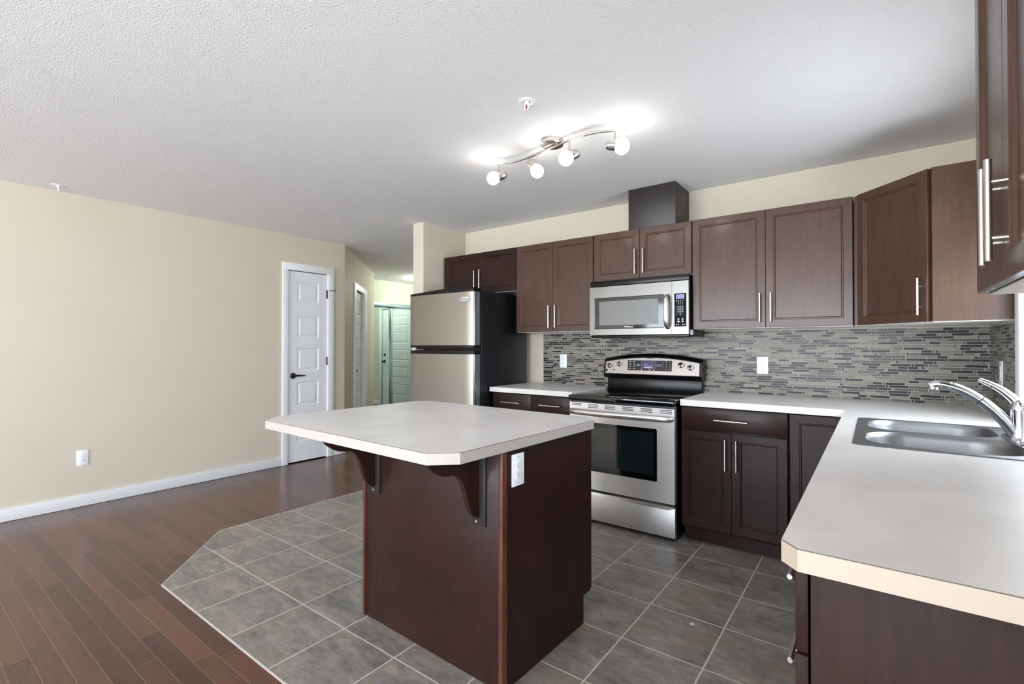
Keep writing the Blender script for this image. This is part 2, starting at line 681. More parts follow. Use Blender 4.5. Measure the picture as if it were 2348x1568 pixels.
wall_with_holes('wall_left', 'x', XL, YR, DY0 + 0.0, [(2.69, 3.158, 0, 2.066)], out=-1)
wall_with_holes('wall_back', 'y', YB, -3.45, XR + T, [])
wall_with_holes('wall_right', 'x', XR, YR, YB, [(-2.3, -0.6, 0.05, 2.15), (2.24, 3.02, 1.0, 1.80)])
wall_with_holes('wall_rear', 'y', YR, XL - T, XR + T, [(-4.7, 0.2, 0.15, 2.35)], out=-1)
# stub wall beside the fridge, with its rounded corner bead
pm = mb('wall')
pp = [(-3.594, YE), (-3.594, 3.19 + 0.012), (-3.582, 3.19)]
for k in range(6):
    a = R(-90 + 90 * k / 5)
    pp.append((-3.475 + 0.022 * math.cos(a), 3.212 + 0.022 * math.sin(a)))
pp += [(-3.453, YB + 0.0), (-3.453, YE)]
pm.prism(pp, 0, H)
struct(pm, 'wall_fridge_side')
# diagonal wall with closet door opening
dv = Vector((DX1 - DX0, DY1 - DY0, 0))
DL = dv.length
dv.normalize()
dn = Vector((dv.y, -dv.x, 0))      # points into the room
if dn.dot(Vector((1, 1, 0))) < 0:
    dn = -dn


def dpt(s, off, z):
    return (DX0 + dv.x * s + dn.x * off, DY0 + dv.y * s + dn.y * off, z)


def dbox(m, s0, s1, o0, o1, z0, z1):
    vs = [dpt(s0, o0, z0), dpt(s1, o0, z0), dpt(s1, o1, z0), dpt(s0, o1, z0), dpt(s0, o0, z1), dpt(s1, o0, z1), dpt(s1, o1, z1), dpt(s0, o1, z1)]
    return m.add(vs, [(0, 3, 2, 1), (4, 5, 6, 7), (0, 1, 5, 4), (1, 2, 6, 5), (2, 3, 7, 6), (3, 0, 4, 7)])


DA, DB = 0.66, 1.28
dm = mb('wall')
dbox(dm, 0, DA, 0, -T, 0, H)
dbox(dm, DB, DL, 0, -T, 0, H)
dbox(dm, DA, DB, 0, -T, 2.0, H)
struct(dm, 'wall_diagonal', smooth=False)
struct(mb('wall_hall').box((XH - T, DY1 - T, 0), (DX1, DY1, H)), 'wall_passage', smooth=False)
struct(mb('wall_hall').box((XH - T, DY1, 0), (XH - 0.06, YE, H)).box((XH - 0.06, DY1, 2.035), (XH, YE, H)).box((XH - 0.06, 6.58, 0), (XH, YE, 2.035)), 'wall_hall', smooth=False)
wall_with_holes('wall_entry', 'y', YE, XH - T, -3.45, [(-6.75, -5.84, 0, 2.04)], mat='wall_hall')

# baseboards
BH, BT = 0.092, 0.014


def board(m, lo, hi):
    return m.box(lo, hi, 0.003)


struct(board(mb('white'), (XL, YR, 0.002), (XL + BT, 2.629, BH)), 'baseboard_left')
struct(board(mb('white'), (XL, 3.232, 0.002), (XL + BT, DY0 + 0.004, BH)), 'baseboard_left')
bm_ = mb('white')
dbox(bm_, 0, 0.52, 0.0, BT, 0.002, BH)
struct(bm_, 'baseboard_diagonal', smooth=False)
bm_ = mb('white')
dbox(bm_, 1.52, DL, 0.0, BT, 0.002, BH)
struct(bm_, 'baseboard_diagonal', smooth=False)
struct(board(mb('white'), (-5.77, YE - BT, 0.002), (-3.60, YE, BH)), 'baseboard_entry')
struct(board(mb('white'), (XL, YR, 0.002), (XR, YR + BT, BH)), 'baseboard_rear')
struct(board(mb('white'), (XR - BT, -0.53, 0.002), (XR, 0.955, BH)), 'baseboard_right')


def window(name, axis, pos, a0, a1, z0, z1, inward, casing, mull=(), name_label=None):
    """inward: sign of the direction from wall into the room"""
    w = thing(name, None, None, ((pos, (a0 + a1) / 2, z0) if axis == 'x' else ((a0 + a1) / 2, pos, z0)))
    w['kind'] = 'structure'

    def bx(m, a, b, za, zb, o0, o1, bev=0.003):
        if axis == 'x':
            return m.box((pos + o0, a, za), (pos + o1, b, zb), bev)
        return m.box((a, pos + o0, za), (b, pos + o1, zb), bev)
    c = mb('white')
    i = inward
    bx(c, a0 - casing, a0, z0 - casing, z1 + casing, 0.0, i * 0.018)
    bx(c, a1, a1 + casing, z0 - casing, z1 + casing, 0.0, i * 0.018)
    bx(c, a0, a1, z1, z1 + casing, 0.0, i * 0.018)
    bx(c, a0, a1, z0 - casing, z0, 0.0, i * 0.018)
    c.build('casing', w)
    f = mb('white')
    fr = 0.045
    bx(f, a0, a0 + fr, z0, z1, -i * 0.03, -i * 0.09)
    bx(f, a1 - fr, a1, z0, z1, -i * 0.03, -i * 0.09)
    bx(f, a0 + fr, a1 - fr, z0, z0 + fr, -i * 0.03, -i * 0.09)
    bx(f, a0 + fr, a1 - fr, z1 - fr, z1, -i * 0.03, -i * 0.09)
    for q in mull:
        bx(f, q - fr / 2, q + fr / 2, z0 + fr, z1 - fr, -i * 0.03, -i * 0.09)
    f.build('sash', w)
    p = mb('pane')
    bx(p, a0 + fr / 2, a1 - fr / 2, z0 + fr / 2, z1 - fr / 2, -i * 0.058, -i * 0.062, 0)
    p.build('pane', w, smooth=False)
    return w


window('window_1', 'x', XR, 2.24, 3.02, 1.0, 1.80, -1, 0.078, (2.63,))
window('unseen_window_2', 'x', XR, -2.3, -0.6, 0.05, 2.15, -1, 0.06, (-1.45,))  # unseen patio window, added to supply daylight from the right
window('unseen_window_3', 'y', YR, -4.7, 0.2, 0.15, 2.35, 1, 0.07, (-3.07, -1.43))  # unseen rear windows, put in to supply daylight from behind the camera

# ------------------------------------------------------------------ panelled interior doors


def panel_door(m, W_, H_, xs, zs, fn, raised=True, th=0.035):
    """door slab in local (a, z, d) space through fn(a,d,z); front at d=0, back at d=th; panels at zs rows"""
    x0, x1 = xs
    cuts = [0] + [q for r_ in zs for q in r_] + [H_]
    vs, fs = [], []

    def quad(a, b, c, d):
        k = len(vs)
        vs.extend([fn(*a), fn(*b), fn(*c), fn(*d)])
        fs.append((k, k + 1, k + 2, k + 3))
    for i in range(len(cuts) - 1):
        za, zb = cuts[i], cuts[i + 1]
        quad((0, 0, za), (x0, 0, za), (x0, 0, zb), (0, 0, zb))
        quad((x1, 0, za), (W_, 0, za), (W_, 0, zb), (x1, 0, zb))
        if i % 2 == 0:
            quad((x0, 0, za), (x1, 0, za), (x1, 0, zb), (x0, 0, zb))
        else:
            prof = [(0, 0), (0.012, 0.008), (0.02, 0.008), (0.034, 0.001)]
            prev = None
            for ins, dep in prof:
                ring = [(x0 + ins, dep, za + ins), (x1 - ins, dep, za + ins), (x1 - ins, dep, zb - ins), (x0 + ins, dep, zb - ins)]
                if prev:
                    for q in range(4):
                        w_ = (q + 1) % 4
                        quad(prev[q], prev[w_], ring[w_], ring[q])
                prev = ring
            quad(*prev)
    quad((0, th, 0), (0, th, H_), (W_, th, H_), (W_, th, 0))
    quad((0, 0, 0), (0, 0, H_), (0, th, H_), (0, th, 0))
    quad((W_, 0, 0), (W_, th, 0), (W_, th, H_), (W_, 0, H_))
    quad((0, 0, 0), (0, th, 0), (W_, th, 0), (W_, 0, 0))
    quad((0, 0, H_), (W_, 0, H_), (W_, th, H_), (0, th, H_))
    return m.add(vs, fs)


# door_1: narrow five panel closet door in the left wall (opens in plane x = XL)
d1 = thing('door_1', None, None, (XL, 2.92, 0))
d1['kind'] = 'structure'
z0_ = 0.012
rows = [(0.27 - .012, 0.475 - .012), (0.615 - .012, 0.862 - .012), (0.985 - .012, 1.223 - .012), (1.335 - .012, 1.585 - .012), (1.722 - .012, 1.947 - .012)]
panel_door(mb('white_door'), 0.456, 2.046, (0.104, 0.356), [(0.213, 0.462), (0.601, 0.855), (0.975, 1.219), (1.333, 1.571), (1.718, 1.942)],
           lambda a, d, z: (XL - 0.004 - d, 2.696 + a, z0_ + z)).build('slab', d1, smooth=False)
c = mb('white')
c.box((XL, 2.629, 0.002), (XL + 0.018, 2.692, 2.066), 0.003)
c.box((XL, 3.156, 0.002), (XL + 0.018, 3.232, 2.066), 0.003)
c.box((XL, 2.629, 2.066), (XL + 0.018, 3.232, 2.142), 0.003)
c.box((XL - 0.11, 2.686, 0.002), (XL, 2.692, 2.066)).box((XL - 0.11, 3.156, 0.002), (XL, 3.162, 2.066))
c.build('casing', d1)
hd = mb('dark_metal')
hd.lathe((XL - 0.004, 2.753, 0.936), (1, 0, 0), [(0, 0.032), (0.006, 0.032), (0.012, 0.026), (0.014, 0.012), (0.045, 0.011)], 24)
hd.tube([(XL + 0.036, 2.750, 0.937), (XL + 0.042, 2.79, 0.939), (XL + 0.042, 2.83, 0.936), (XL + 0.038, 2.872, 0.934)], [0.011, 0.010, 0.009, 0.005], 12)
tag(hd.build('lever_handle', d1), 'dark metal lever handle')
for zc in (1.84, 1.087, 0.28):
    hg = mb('dark_metal')
    hg.box((XL - 0.006, 3.145, zc - 0.045), (XL + 0.003, 3.163, zc + 0.045), 0.001)
    hg.cyl((XL + 0.006, 3.154, zc - 0.047), (XL + 0.006, 3.154, zc + 0.047), 0.006, 10)
    if zc > 1.5:
        hg.cyl((XL + 0.008, 3.160, zc + 0.045), (XL + 0.06, 3.205, zc + 0.045), 0.004, 8)
        hg.lathe((XL + 0.06, 3.205, zc + 0.045), (0.6, 0.5, 0), [(0, 0.008), (0.012, 0.007)], 10)
    hg.build('hinge', d1)

ci = mb('gap')  # unseen dark box added to stop daylight leaking round the slab
ci.box((XL - 0.40, 2.60, 0.0), (XL - 0.38, 3.24, 2.2)).box((XL - 0.38, 2.60, 0.0), (XL - T, 2.62, 2.2)).box((XL - 0.38, 3.22, 0.0), (XL - T, 3.24, 2.2)).box((XL - 0.38, 2.62, 2.18), (XL - T, 3.22, 2.2)).box((XL - 0.38, 2.62, -0.02), (XL - 0.001, 3.22, 0.0))
ci.build('closet_light_block', d1, smooth=False)

# door_2: narrow folding closet door in the diagonal wall
d2 = thing('door_2', None, None, dpt((DA + DB) / 2, 0, 0))
d2['kind'] = 'structure'
panel_door(mb('white_door'), DB - DA - 0.012, 1.975, (0.13, 0.48), [(0.2, 0.44), (0.58, 0.83), (0.95, 1.19), (1.31, 1.54), (1.66, 1.86)],
           lambda a, d, z: dpt(DA + 0.006 + a, -0.03 - d, 0.014 + z)).build('slab', d2, smooth=False)
cs = mb('white')
dbox(cs, 0.555, DA, 0, 0.018, 0.002, 2.075)
dbox(cs, DB, 1.50, 0, 0.018, 0.002, 2.075)
dbox(cs, DA, DB, 0, 0.018, 2.0, 2.075)
dbox(cs, DA - 0.0, DA + 0.005, 0, -T, 0.002, 2.0)
dbox(cs, DB - 0.005, DB, 0, -T, 0.002, 2.0)
cs.build('casing', d2, smooth=False)
kb = mb('dark_metal')
kb.lathe(dpt(0.80, -0.03, 0.925), dn, [(0, 0.009), (0.012, 0.007), (0.018, 0.015), (0.028, 0.017), (0.036, 0.010), (0.038, 0.001)], 16)
kb.build('knob', d2)
gp = mb('gap')  # dark sheet added behind the slab to block light at its gaps
dbox(gp, DA + 0.005, DB - 0.005, -0.075, -0.09, 0.0, 2.0)
gp.build('closet_light_block', d2, smooth=False)

# door_3: mirrored sliding closet doors at the end of the hall
d3 = thing('door_3', None, None, (XH, 5.8, 0))
d3['kind'] = 'structure'
tr = mb('alu')
tr.box((XH - 0.06, DY1, 1.968), (XH + 0.02, 6.58, 2.035), 0.003)
tr.box((XH - 0.05, DY1, 0.0), (XH + 0.0, 6.58, 0.02), 0.002)
tr.build('track', d3)
for ya, yb, off in ((DY1 + 0.02, 5.815, -0.035), (5.795, 6.57, -0.008)):
    fr = mb('alu')
    fr.box((XH + off - 0.02, ya, 0.022), (XH + off, ya + 0.042, 1.966), 0.003)
    fr.box((XH + off - 0.02, yb - 0.03, 0.022), (XH + off, yb, 1.966), 0.003)
    fr.box((XH + off - 0.02, ya, 0.022), (XH + off, yb, 0.05), 0.003)
    fr.box((XH + off - 0.02, ya, 1.945), (XH + off, yb, 1.966), 0.003)
    fo = fr.build('sliding_frame', d3)
    mi = mb('mirror').box((XH + off - 0.012, ya + 0.04, 0.045), (XH + off - 0.006, yb - 0.028, 1.95))
    mi.build('mirror', fo, smooth=False)

# door_4: entrance door (seen only in the mirrors)
d4 = thing('door_4', None, None, (-6.295, YE, 0))
d4['kind'] = 'structure'
panel_door(mb('white_door'), 0.90, 2.025, (0.14, 0.76), [(0.22, 0.46), (0.58, 0.82), (0.94, 1.18), (1.30, 1.54), (1.66, 1.88)],
           lambda a, d, z: (-6.745 + a, YE + 0.02 + d, 0.01 + z)).build('slab', d4, smooth=False)
ce = mb('white')
ce.box((-5.84, YE - 0.018, 0.002), (-5.77, YE, 2.04), 0.003)
ce.box((-6.82, YE - 0.018, 0.002), (-6.75, YE, 2.04), 0.003)
ce.box((-6.82, YE - 0.018, 2.04), (-5.77, YE, 2.115), 0.003)
ce.build('casing', d4)
mb('gap').box((-6.80, YE + 0.09, 0.0), (-5.79, YE + 0.11, 2.1)).build('entry_light_block', d4, smooth=False)  # unseen dark panel added to block light around the entrance door
dk = mb('dark_metal')
dk.lathe((-5.91, YE + 0.02, 0.93), (0, -1, 0), [(0, 0.03), (0.006, 0.03), (0.01, 0.012), (0.035, 0.012), (0.04, 0.026), (0.06, 0.028), (0.068, 0.016), (0.07, 0.001)], 20)
dk.build('knob', d4)
db_ = mb('dark_metal')
db_.lathe((-5.91, YE + 0.02, 1.07), (0, -1, 0), [(0, 0.03), (0.01, 0.028), (0.014, 0.001)], 20)
db_.build('deadbolt', d4)
ph = mb('dark_metal')
ph.lathe((-6.295, YE + 0.02, 1.60), (0, -1, 0), [(0, 0.009), (0.003, 0.008), (0.004, 0.001)], 12)
ph.build('peephole', d4)

# ------------------------------------------------------------------ cabinet parts (local frame: x right, y into the wall, z up)


def shaker(m, x0, x1, z0, z1, yf, rail=0.044, th=0.019):
    prof = [(0, th), (0, 0.0016), (0.0016, 0), (rail, 0), (rail + 0.003, 0.0034), (rail + 0.0075, 0.0034), (rail + 0.0125, 0.0095)]
    rings = []
    for ins, d in prof:
        rings.append([(x0 + ins, yf + d, z0 + ins), (x1 - ins, yf + d, z0 + ins), (x1 - ins, yf + d, z1 - ins), (x0 + ins, yf + d, z1 - ins)])
    return m.loops(rings)


def bar_handle(parent, p0, p1, out, so=0.0245, r=0.006, cc=0.102):
    """bar from p0 to p1 standing off the door by so along 'out' (local coordinates)"""
    p0, p1, out = Vector(p0), Vector(p1), Vector(out)
    m = mb('nickel')
    d = (p1 - p0)
    L = d.length
    a = d.normalized()
    q0 = p0 + out * so
    m.lathe(q0, a, [(0, r - 0.0012), (0.0012, r), (L - 0.0012, r), (L, r - 0.0012)], 16)
    mid = (p0 + p1) / 2
    for s_ in (-1, 1):
        b = mid + a * (s_ * cc / 2)
        m.cyl(b, b + out * so, 0.0042, 10)
    return m.build('bar_handle', parent, world=False)


def cab_door(parent, x0, x1, z0, z1, yf, handle=None, mat='wood', rail=0.044, top=False):
    d = shaker(mb(mat), x0, x1, z0, z1, yf, rail).build('door', parent, world=False, angle=25)
    if handle:
        hx = x1 - 0.030 if handle == 'R' else x0 + 0.030
        if top:
            bar_handle(d, (hx, yf, z1 - 0.035 - 0.19), (hx, yf, z1 - 0.035), (0, -1, 0))
        else:
            bar_handle(d, (hx, yf, z0 + 0.032), (hx, yf, z0 + 0.032 + 0.186), (0, -1, 0))
    return d


def drawer(parent, x0, x1, z0, z1, yf, mat='wood', hl=0.19):
    d = mb(mat).box((x0, yf, z0), (x1, yf + 0.019, z1), 0.0018).build('drawer', parent, world=False)
    cx, cz = (x0 + x1) / 2, (z0 + z1) / 2
    bar_handle(d, (cx - hl / 2, yf, cz), (cx + hl / 2, yf, cz), (0, -1, 0))
    return d


def carcass(parent, x0, x1, y0, y1, z0, z1, mat='wood_side', under='melamine'):
    mb(mat).box((x0, y0, z0 + 0.003), (x1, y1, z1), 0.001).build('body', parent, world=False)
    if under:
        mb(under).box((x0 + 0.0005, y0 + 0.001, z0), (x1 - 0.0005, y1, z0 + 0.003)).build('underside', parent, world=False, smooth=False)


UF, UZ0, UZ1 = 3.455, 1.372, 2.13
GAPX = 0.0025


def upper(x0, xm, x1, z0, label, mat='wood'):
    t = thing('wall_cabinet', label, 'cabinet', ((x0 + x1) / 2, YB, z0), 0, 'wall cabinets along the back wall')
    ox, oy, oz = (x0 + x1) / 2, YB, z0
    yf = UF - oy
    carcass(t, x0 - ox + 0.001, x1 - ox - 0.001, yf + 0.021, 0, 0, UZ1 - z0)
    cab_door(t, x0 - ox + GAPX, xm - ox - GAPX / 1.6, 0.004, UZ1 - z0 - 0.001, yf, 'R', mat)
    cab_door(t, xm - ox + GAPX / 1.6, x1 - ox - GAPX, 0.004, UZ1 - z0 - 0.001, yf, 'L', mat)
    return t


upper(-3.43, -2.985, -2.543, 1.745, 'short dark brown two-door wall cabinet above the fridge', 'wood_shaded')
upper(-2.540, -2.160, -1.783, UZ0, 'tall narrow dark brown two-door wall cabinet between fridge and microwave')
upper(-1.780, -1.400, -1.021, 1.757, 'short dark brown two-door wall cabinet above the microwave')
upper(-1.018, -0.560, -0.100, UZ0, 'wide tall dark brown two-door wall cabinet right of the microwave')

# boxed vent duct on top of the microwave cabinet
t = thing('vent_duct_cover', 'dark square duct cover standing on the cabinet above the microwave', 'duct cover', (-1.315, 3.62, UZ1))
mb('duct').box((-1.493, 3.470, UZ1 + 0.001), (-1.137, YB - 0.001, H - 0.002), 0.002).build('box_panel', t)

# corner cabinet with diagonal face
P1, P2 = Vector((-0.083, 3.452, 0)), Vector((0.217, 3.135, 0))
ang = math.atan2(P2.y - P1.y, P2.x - P1.x)
cc = thing('corner_wall_cabinet', 'dark brown corner wall cabinet with one diagonal door', 'cabinet', (P1.x, P1.y, UZ0), ang)
W_ = (P2 - P1).length
body = mb('wood').prism([(-0.097, YB - 0.001), (-0.097, 3.474), (-0.080, 3.470), (0.222, 3.152), (0.226, 3.130), (XR - 0.001, 3.130), (XR - 0.001, YB - 0.001)], UZ0 + 0.003, UZ1)
body.build('body', cc, angle=20)
mb('melamine').prism([(-0.096, YB - 0.002), (-0.096, 3.475), (0.2215, 3.153), (0.2265, 3.131), (XR - 0.002, 3.131), (XR - 0.002, YB - 0.002)], UZ0, UZ0 + 0.0028).build('underside', cc, smooth=False)
cab_door(cc, 0.006, W_ - 0.010, 0.004, UZ1 - UZ0 - 0.001, -0.004, 'R')

# near cabinet on the right wall, close to the camera
nc = thing('wall_cabinet', 'dark brown wall cabinet on the right wall, nearest the camera, at the upper right corner', 'cabinet', (XR, 1.55, UZ0), R(-90))
NW = 0.59
carcass(nc, 0, NW, -0.309, -0.001, 0, UZ1 - UZ0)
seam = 1.55 - 1.255
cab_door(nc, GAPX, seam - 0.0015, 0.004, UZ1 - UZ0, -0.33, 'R')
cab_door(nc, seam + 0.0015, NW - GAPX, 0.004, UZ1 - UZ0, -0.33, 'L')
for q in (0.045, 0.11):
    s_ = mb('print').lathe((q, -0.318, 0.0042), (0, 0, -1), [(0, 0.004), (0.0012, 0.003)], 10)
    s_.build('bottom_screw', nc, world=False)

# ------------------------------------------------------------------ base cabinets
BF = 3.147
CZ0, CZ1 = 0.876, 0.914


def base_thing(label, x, w, rz=0, y=BF, z=0):
    return thing('base_cabinet', label, 'cabinet', (x, y, z), rz, 'base cabinets')


b1 = base_thing('dark brown base cabinet with two small drawers, between fridge and stove', -2.553, 0)
w = 2.553 - 1.800
mb('wood_side').box((0, 0.021, 0.10), (w, YB - BF - 0.002, CZ0 - 0.001), 0.001).build('body', b1, world=False)
mb('gap').box((0.0, 0.08, 0.004), (w, 0.095, 0.10)).build('toe_kick', b1, world=False, smooth=False)
for a, b in ((0.003, 0.3835), (0.3875, w - 0.003)):
    drawer(b1, a, b, 0.728, 0.869, 0, 'wood_shaded')
cab_door(b1, 0.003, 0.3835, 0.115, 0.722, 0, 'R', 'wood_shaded', top=True)
cab_door(b1, 0.3875, w - 0.003, 0.115, 0.722, 0, 'L', 'wood_shaded', top=True)

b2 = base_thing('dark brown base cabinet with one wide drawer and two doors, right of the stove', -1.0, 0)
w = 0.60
mb('wood_shaded').box((0, 0.021, 0.10), (w, YB - BF - 0.002, CZ0 - 0.001), 0.001).build('body', b2, world=False)
mb('wood_shaded').box((0.0, 0.078, 0.004), (w, 0.095, 0.10)).build('toe_kick', b2, world=False, smooth=False)
drawer(b2, 0.003, w - 0.003, 0.728, 0.868, 0, 'wood_shaded')
cab_door(b2, 0.003, 0.2985, 0.118, 0.722, 0, 'R', 'wood_shaded', top=True)
cab_door(b2, 0.3015, w - 0.003, 0.118, 0.722, 0, 'L', 'wood_shaded', top=True)

b3 = base_thing('dark brown corner base cabinet with a single full-height door beside the peninsula', -0.395, 0)
w = 0.28
mb('wood_shaded').box((0, 0.021, 0.10), (XR + 0.395 - 0.002, YB - BF - 0.002, CZ0 - 0.001), 0.001).build('body', b3, world=False)
mb('wood_shaded').box((0.0, 0.078, 0.004), (w + 0.05, 0.095, 0.10)).build('toe_kick', b3, world=False, smooth=False)
cab_door(b3, 0.006, w - 0.012, 0.118, 0.868, 0, None, 'wood_shaded')

# peninsula bases, facing -x (local x runs towards the camera)
b4 = base_thing('dark brown sink base cabinet under the double sink in the peninsula', -0.113, 0, R(-90), 3.12)
w = 3.12 - 1.424
mb('wood_shaded').box((0, 0.021, 0.10), (w, 0.60, 0.70), 0.001).box((1.15, 0.021, 0.70), (w, 0.60, CZ0 - 0.001), 0.001).build('body', b4, world=False)
mb('wood_shaded').box((0.0, 0.078, 0.004), (w, 0.095, 0.10)).build('toe_kick', b4, world=False, smooth=False)
mb('wood_shaded').box((0.20, 0, 0.728), (1.142, 0.019, 0.868), 0.0018).build('false_drawer_front', b4, world=False)
cab_door(b4, 0.20, 0.665, 0.118, 0.722, 0, 'R', 'wood_shaded', top=True)
cab_door(b4, 0.668, 1.142, 0.118, 0.722, 0, 'L', 'wood_shaded', top=True)
cab_door(b4, 1.148, w - 0.003, 0.118, 0.868, 0, 'L', 'wood_shaded', top=True)

b5 = base_thing('dark brown drawer cabinet forming the near end of the peninsula, with scuffed end panel', -0.113, 0, R(-90), 1.42)
w = 0.452
mb('wood_shaded').box((0, 0.024, 0.10), (w, 0.62, CZ0 - 0.001), 0.001).build('body', b5, world=False)
mb('wood_shaded').box((0.0, 0.078, 0.004), (w, 0.095, 0.10)).build('toe_kick', b5, world=False, smooth=False)
for za, zb in ((0.727, 0.869), (0.545, 0.722), (0.33, 0.54), (0.115, 0.325)):
    drawer(b5, 0.003, w - 0.004, za, zb, 0, 'wood_side', 0.19)
ep = mb('wood_side').box((-0.089, 0.955, 0.004), (XR - 0.002, 0.9675, CZ0 - 0.001), 0.001)
tag(ep.build('end_panel', b5), 'scuffed brown end panel')

# ------------------------------------------------------------------ worktops


def worktop(name, label, outer, holes, seam_edges, origin):
    t = thing(name, label, 'countertop', origin)
    m = mb('laminate')
    v, f = sheet_with_holes(outer, holes, CZ1)
    m.add(v, f)
    v, f = sheet_with_holes(outer, holes, CZ0)
    m.add(v, [tuple(reversed(q)) for q in f])
    for loop in [outer] + holes:
        n = len(loop)
        for i in range(n):
            (xa, ya), (xb, yb) = loop[i], loop[(i + 1) % n]
            m.add([(xa, ya, CZ0), (xb, yb, CZ0), (xb, yb, CZ1), (xa, ya, CZ1)], [(0, 1, 2, 3)])
    m.build('slab', t, smooth=False)
    eb = mb('band')
    for i in seam_edges:
        (xa, ya), (xb, yb) = outer[i], outer[(i + 1) % len(outer)]
        d = Vector((xb - xa, yb - ya, 0)).normalized()
        nn = Vector((d.y, -d.x, 0)) * 0.0003
        eb.prism([(xa - nn.x, ya - nn.y), (xb - nn.x, yb - nn.y), (xb + nn.x, yb + nn.y), (xa + nn.x, ya + nn.y)], CZ0, CZ1 - 0.0016)
    if seam_edges:
        tag(eb.build('edge_band', t, smooth=False), 'cream edge band, darkened against window light')
    s = mb('seam')
    for i in seam_edges:
        (xa, ya), (xb, yb) = outer[i], outer[(i + 1) % len(outer)]
        d = Vector((xb - xa, yb - ya, 0)).normalized()
        nn = Vector((d.y, -d.x, 0)) * 0.0004
        s.prism([(xa - nn.x, ya - nn.y), (xb - nn.x, yb - nn.y), (xb + nn.x, yb + nn.y), (xa + nn.x, ya + nn.y)], CZ1 - 0.0014, CZ1 + 0.0002)
    if seam_edges:
        s.build('edge_seam', t, smooth=False)
    return t


worktop('countertop', 'short pale laminate countertop between fridge and stove',
        [(-2.585, 3.140), (-1.800, 3.140), (-1.800, YB - 0.001), (-2.585, YB - 0.001)], [], [], (-2.19, 3.46, CZ0))
SX0, SX1, SY0, SY1 = -0.064, 0.462, 2.055, 2.828
worktop('countertop', 'large pale L-shaped laminate countertop around the sink with clipped near corner',
        [(-1.0, YB - 0.001), (-1.0, 3.130), (-0.131, 3.130), (-0.134, 0.972), (-0.106, 0.941), (XR - 0.001, 0.943), (XR - 0.001, YB - 0.001)],
        [list(reversed(rrect(SX0 + 0.015, SX1 - 0.015, SY0 + 0.015, SY1 - 0.015, 0.03, 4)))], [3, 4], (0.2, 2.4, CZ0))

# ------------------------------------------------------------------ sink and faucet
sk = thing('kitchen_sink', 'stainless double-bowl sink set in the pale countertop', 'sink', (0.2, 2.44, CZ1))
RZ = CZ1 + 0.0035
outer = rrect(SX0, SX1, SY0, SY1, 0.028, 5)
bowls = [(-0.028, 0.372, 2.463, 2.795, 0.11), (-0.030, 0.392, 2.088, 2.425, 0.12)]
rim = mb('sink')
v, f = sheet_with_holes(outer, [rrect(*b_, 8) for b_ in bowls], RZ)
rim.add(v, f)
o2 = rrect(SX0 - 0.003, SX1 + 0.003, SY0 - 0.003, SY1 + 0.003, 0.03, 5)
rim.loops([[(a, b, RZ) for a, b in outer], [(a, b, CZ1 + 0.0004) for a, b in o2]], False, False)
rim.build('rim', sk)
for k, (a, b, c_, d_, r_) in enumerate(bowls):
    bw = mb('sink')
    rings = []
    for ins, z in ((0, RZ), (0.004, RZ - 0.004), (0.008, RZ - 0.02), (0.016, RZ - 0.13), (0.03, RZ - 0.165), (0.06, RZ - 0.18), (0.12, RZ - 0.183)):
        rr = max(r_ - ins * 0.6, 0.02)
        rings.append([(p, q, z) for p, q in rrect(a + ins, b - ins, c_ + ins, d_ - ins, rr, 8)])
    bw.loops(rings, False, True)
    bo = bw.build('bowl', sk, angle=60)
    cxb, cyb = (a + b) / 2, (c_ + d_) / 2
    dr = mb('chrome').lathe((cxb, cyb, RZ - 0.1835), (0, 0, 1), [(0, 0.042), (0.003, 0.040), (0.003, 0.03), (0.0005, 0.026)], 24)
    dr.build('drain', bo)

fc = thing('kitchen_faucet', 'chrome single-lever faucet with long arched pull-out spout behind the sink', 'faucet', (0.408, 2.45, RZ))
FY = 2.45
base = mb('chrome')
base.lathe((0.408, FY, RZ), (0, 0, 1), [(0, 0.034), (0.006, 0.034), (0.014, 0.027), (0.03, 0.0245), (0.085, 0.024), (0.105, 0.025)], 28)
pts = rrect(0.374, 0.442, FY - 0.125, FY + 0.125, 0.034, 6)
base.loops([[(a, b, RZ) for a, b in pts], [(a, b, RZ + 0.006) for a, b in pts], [(0.408 + (a - 0.408) * 0.9, FY + (b - FY) * 0.97, RZ + 0.009) for a, b in pts]])
base.build('body', fc)


def smooth_path(pts, n=5):
    out = []
    P = [Vector(pts[0])] + [Vector(p) for p in pts] + [Vector(pts[-1])]
    for i in range(1, len(P) - 2):
        for k in range(n):
            t_ = k / n
            p0, p1, p2, p3 = P[i - 1], P[i], P[i + 1], P[i + 2]
            out.append(0.5 * ((2 * p1) + (-p0 + p2) * t_ + (2 * p0 - 5 * p1 + 4 * p2 - p3) * t_ ** 2 + (-p0 + 3 * p1 - 3 * p2 + p3) * t_ ** 3))
    out.append(P[-2])
    return out


sp1 = smooth_path([(0.398, FY, 0.935), (0.378, FY, 0.972), (0.350, FY, 1.012), (0.322, FY, 1.043), (0.308, FY, 1.056)])
n1 = len(sp1)
so = mb('chrome').tube(sp1, [0.020 - 0.0035 * i / n1 for i in range(n1)], 18).build('spout', fc)
mb('slot').tube([(0.3088, FY, 1.0552), (0.3065, FY, 1.0572)], 0.0168, 18).build('spout_joint', so)
sp2 = smooth_path([(0.306, FY, 1.0575), (0.275, FY, 1.081), (0.240, FY, 1.099), (0.205, FY, 1.109), (0.182, FY, 1.109), (0.168, FY, 1.101)])
n2 = len(sp2)
m = mb('chrome')
m.tube(sp2, [0.0165 if i < n2 * 0.6 else 0.0165 - 0.003 * (i - n2 * 0.6) / (n2 * 0.4) for i in range(n2)], 18)
m.lathe((0.178, FY, 1.100), (-0.15, 0, -1), [(0, 0.015), (0.010, 0.0145), (0.013, 0.011)], 18)
m.build('spray_head', fc)
cap = mb('chrome')
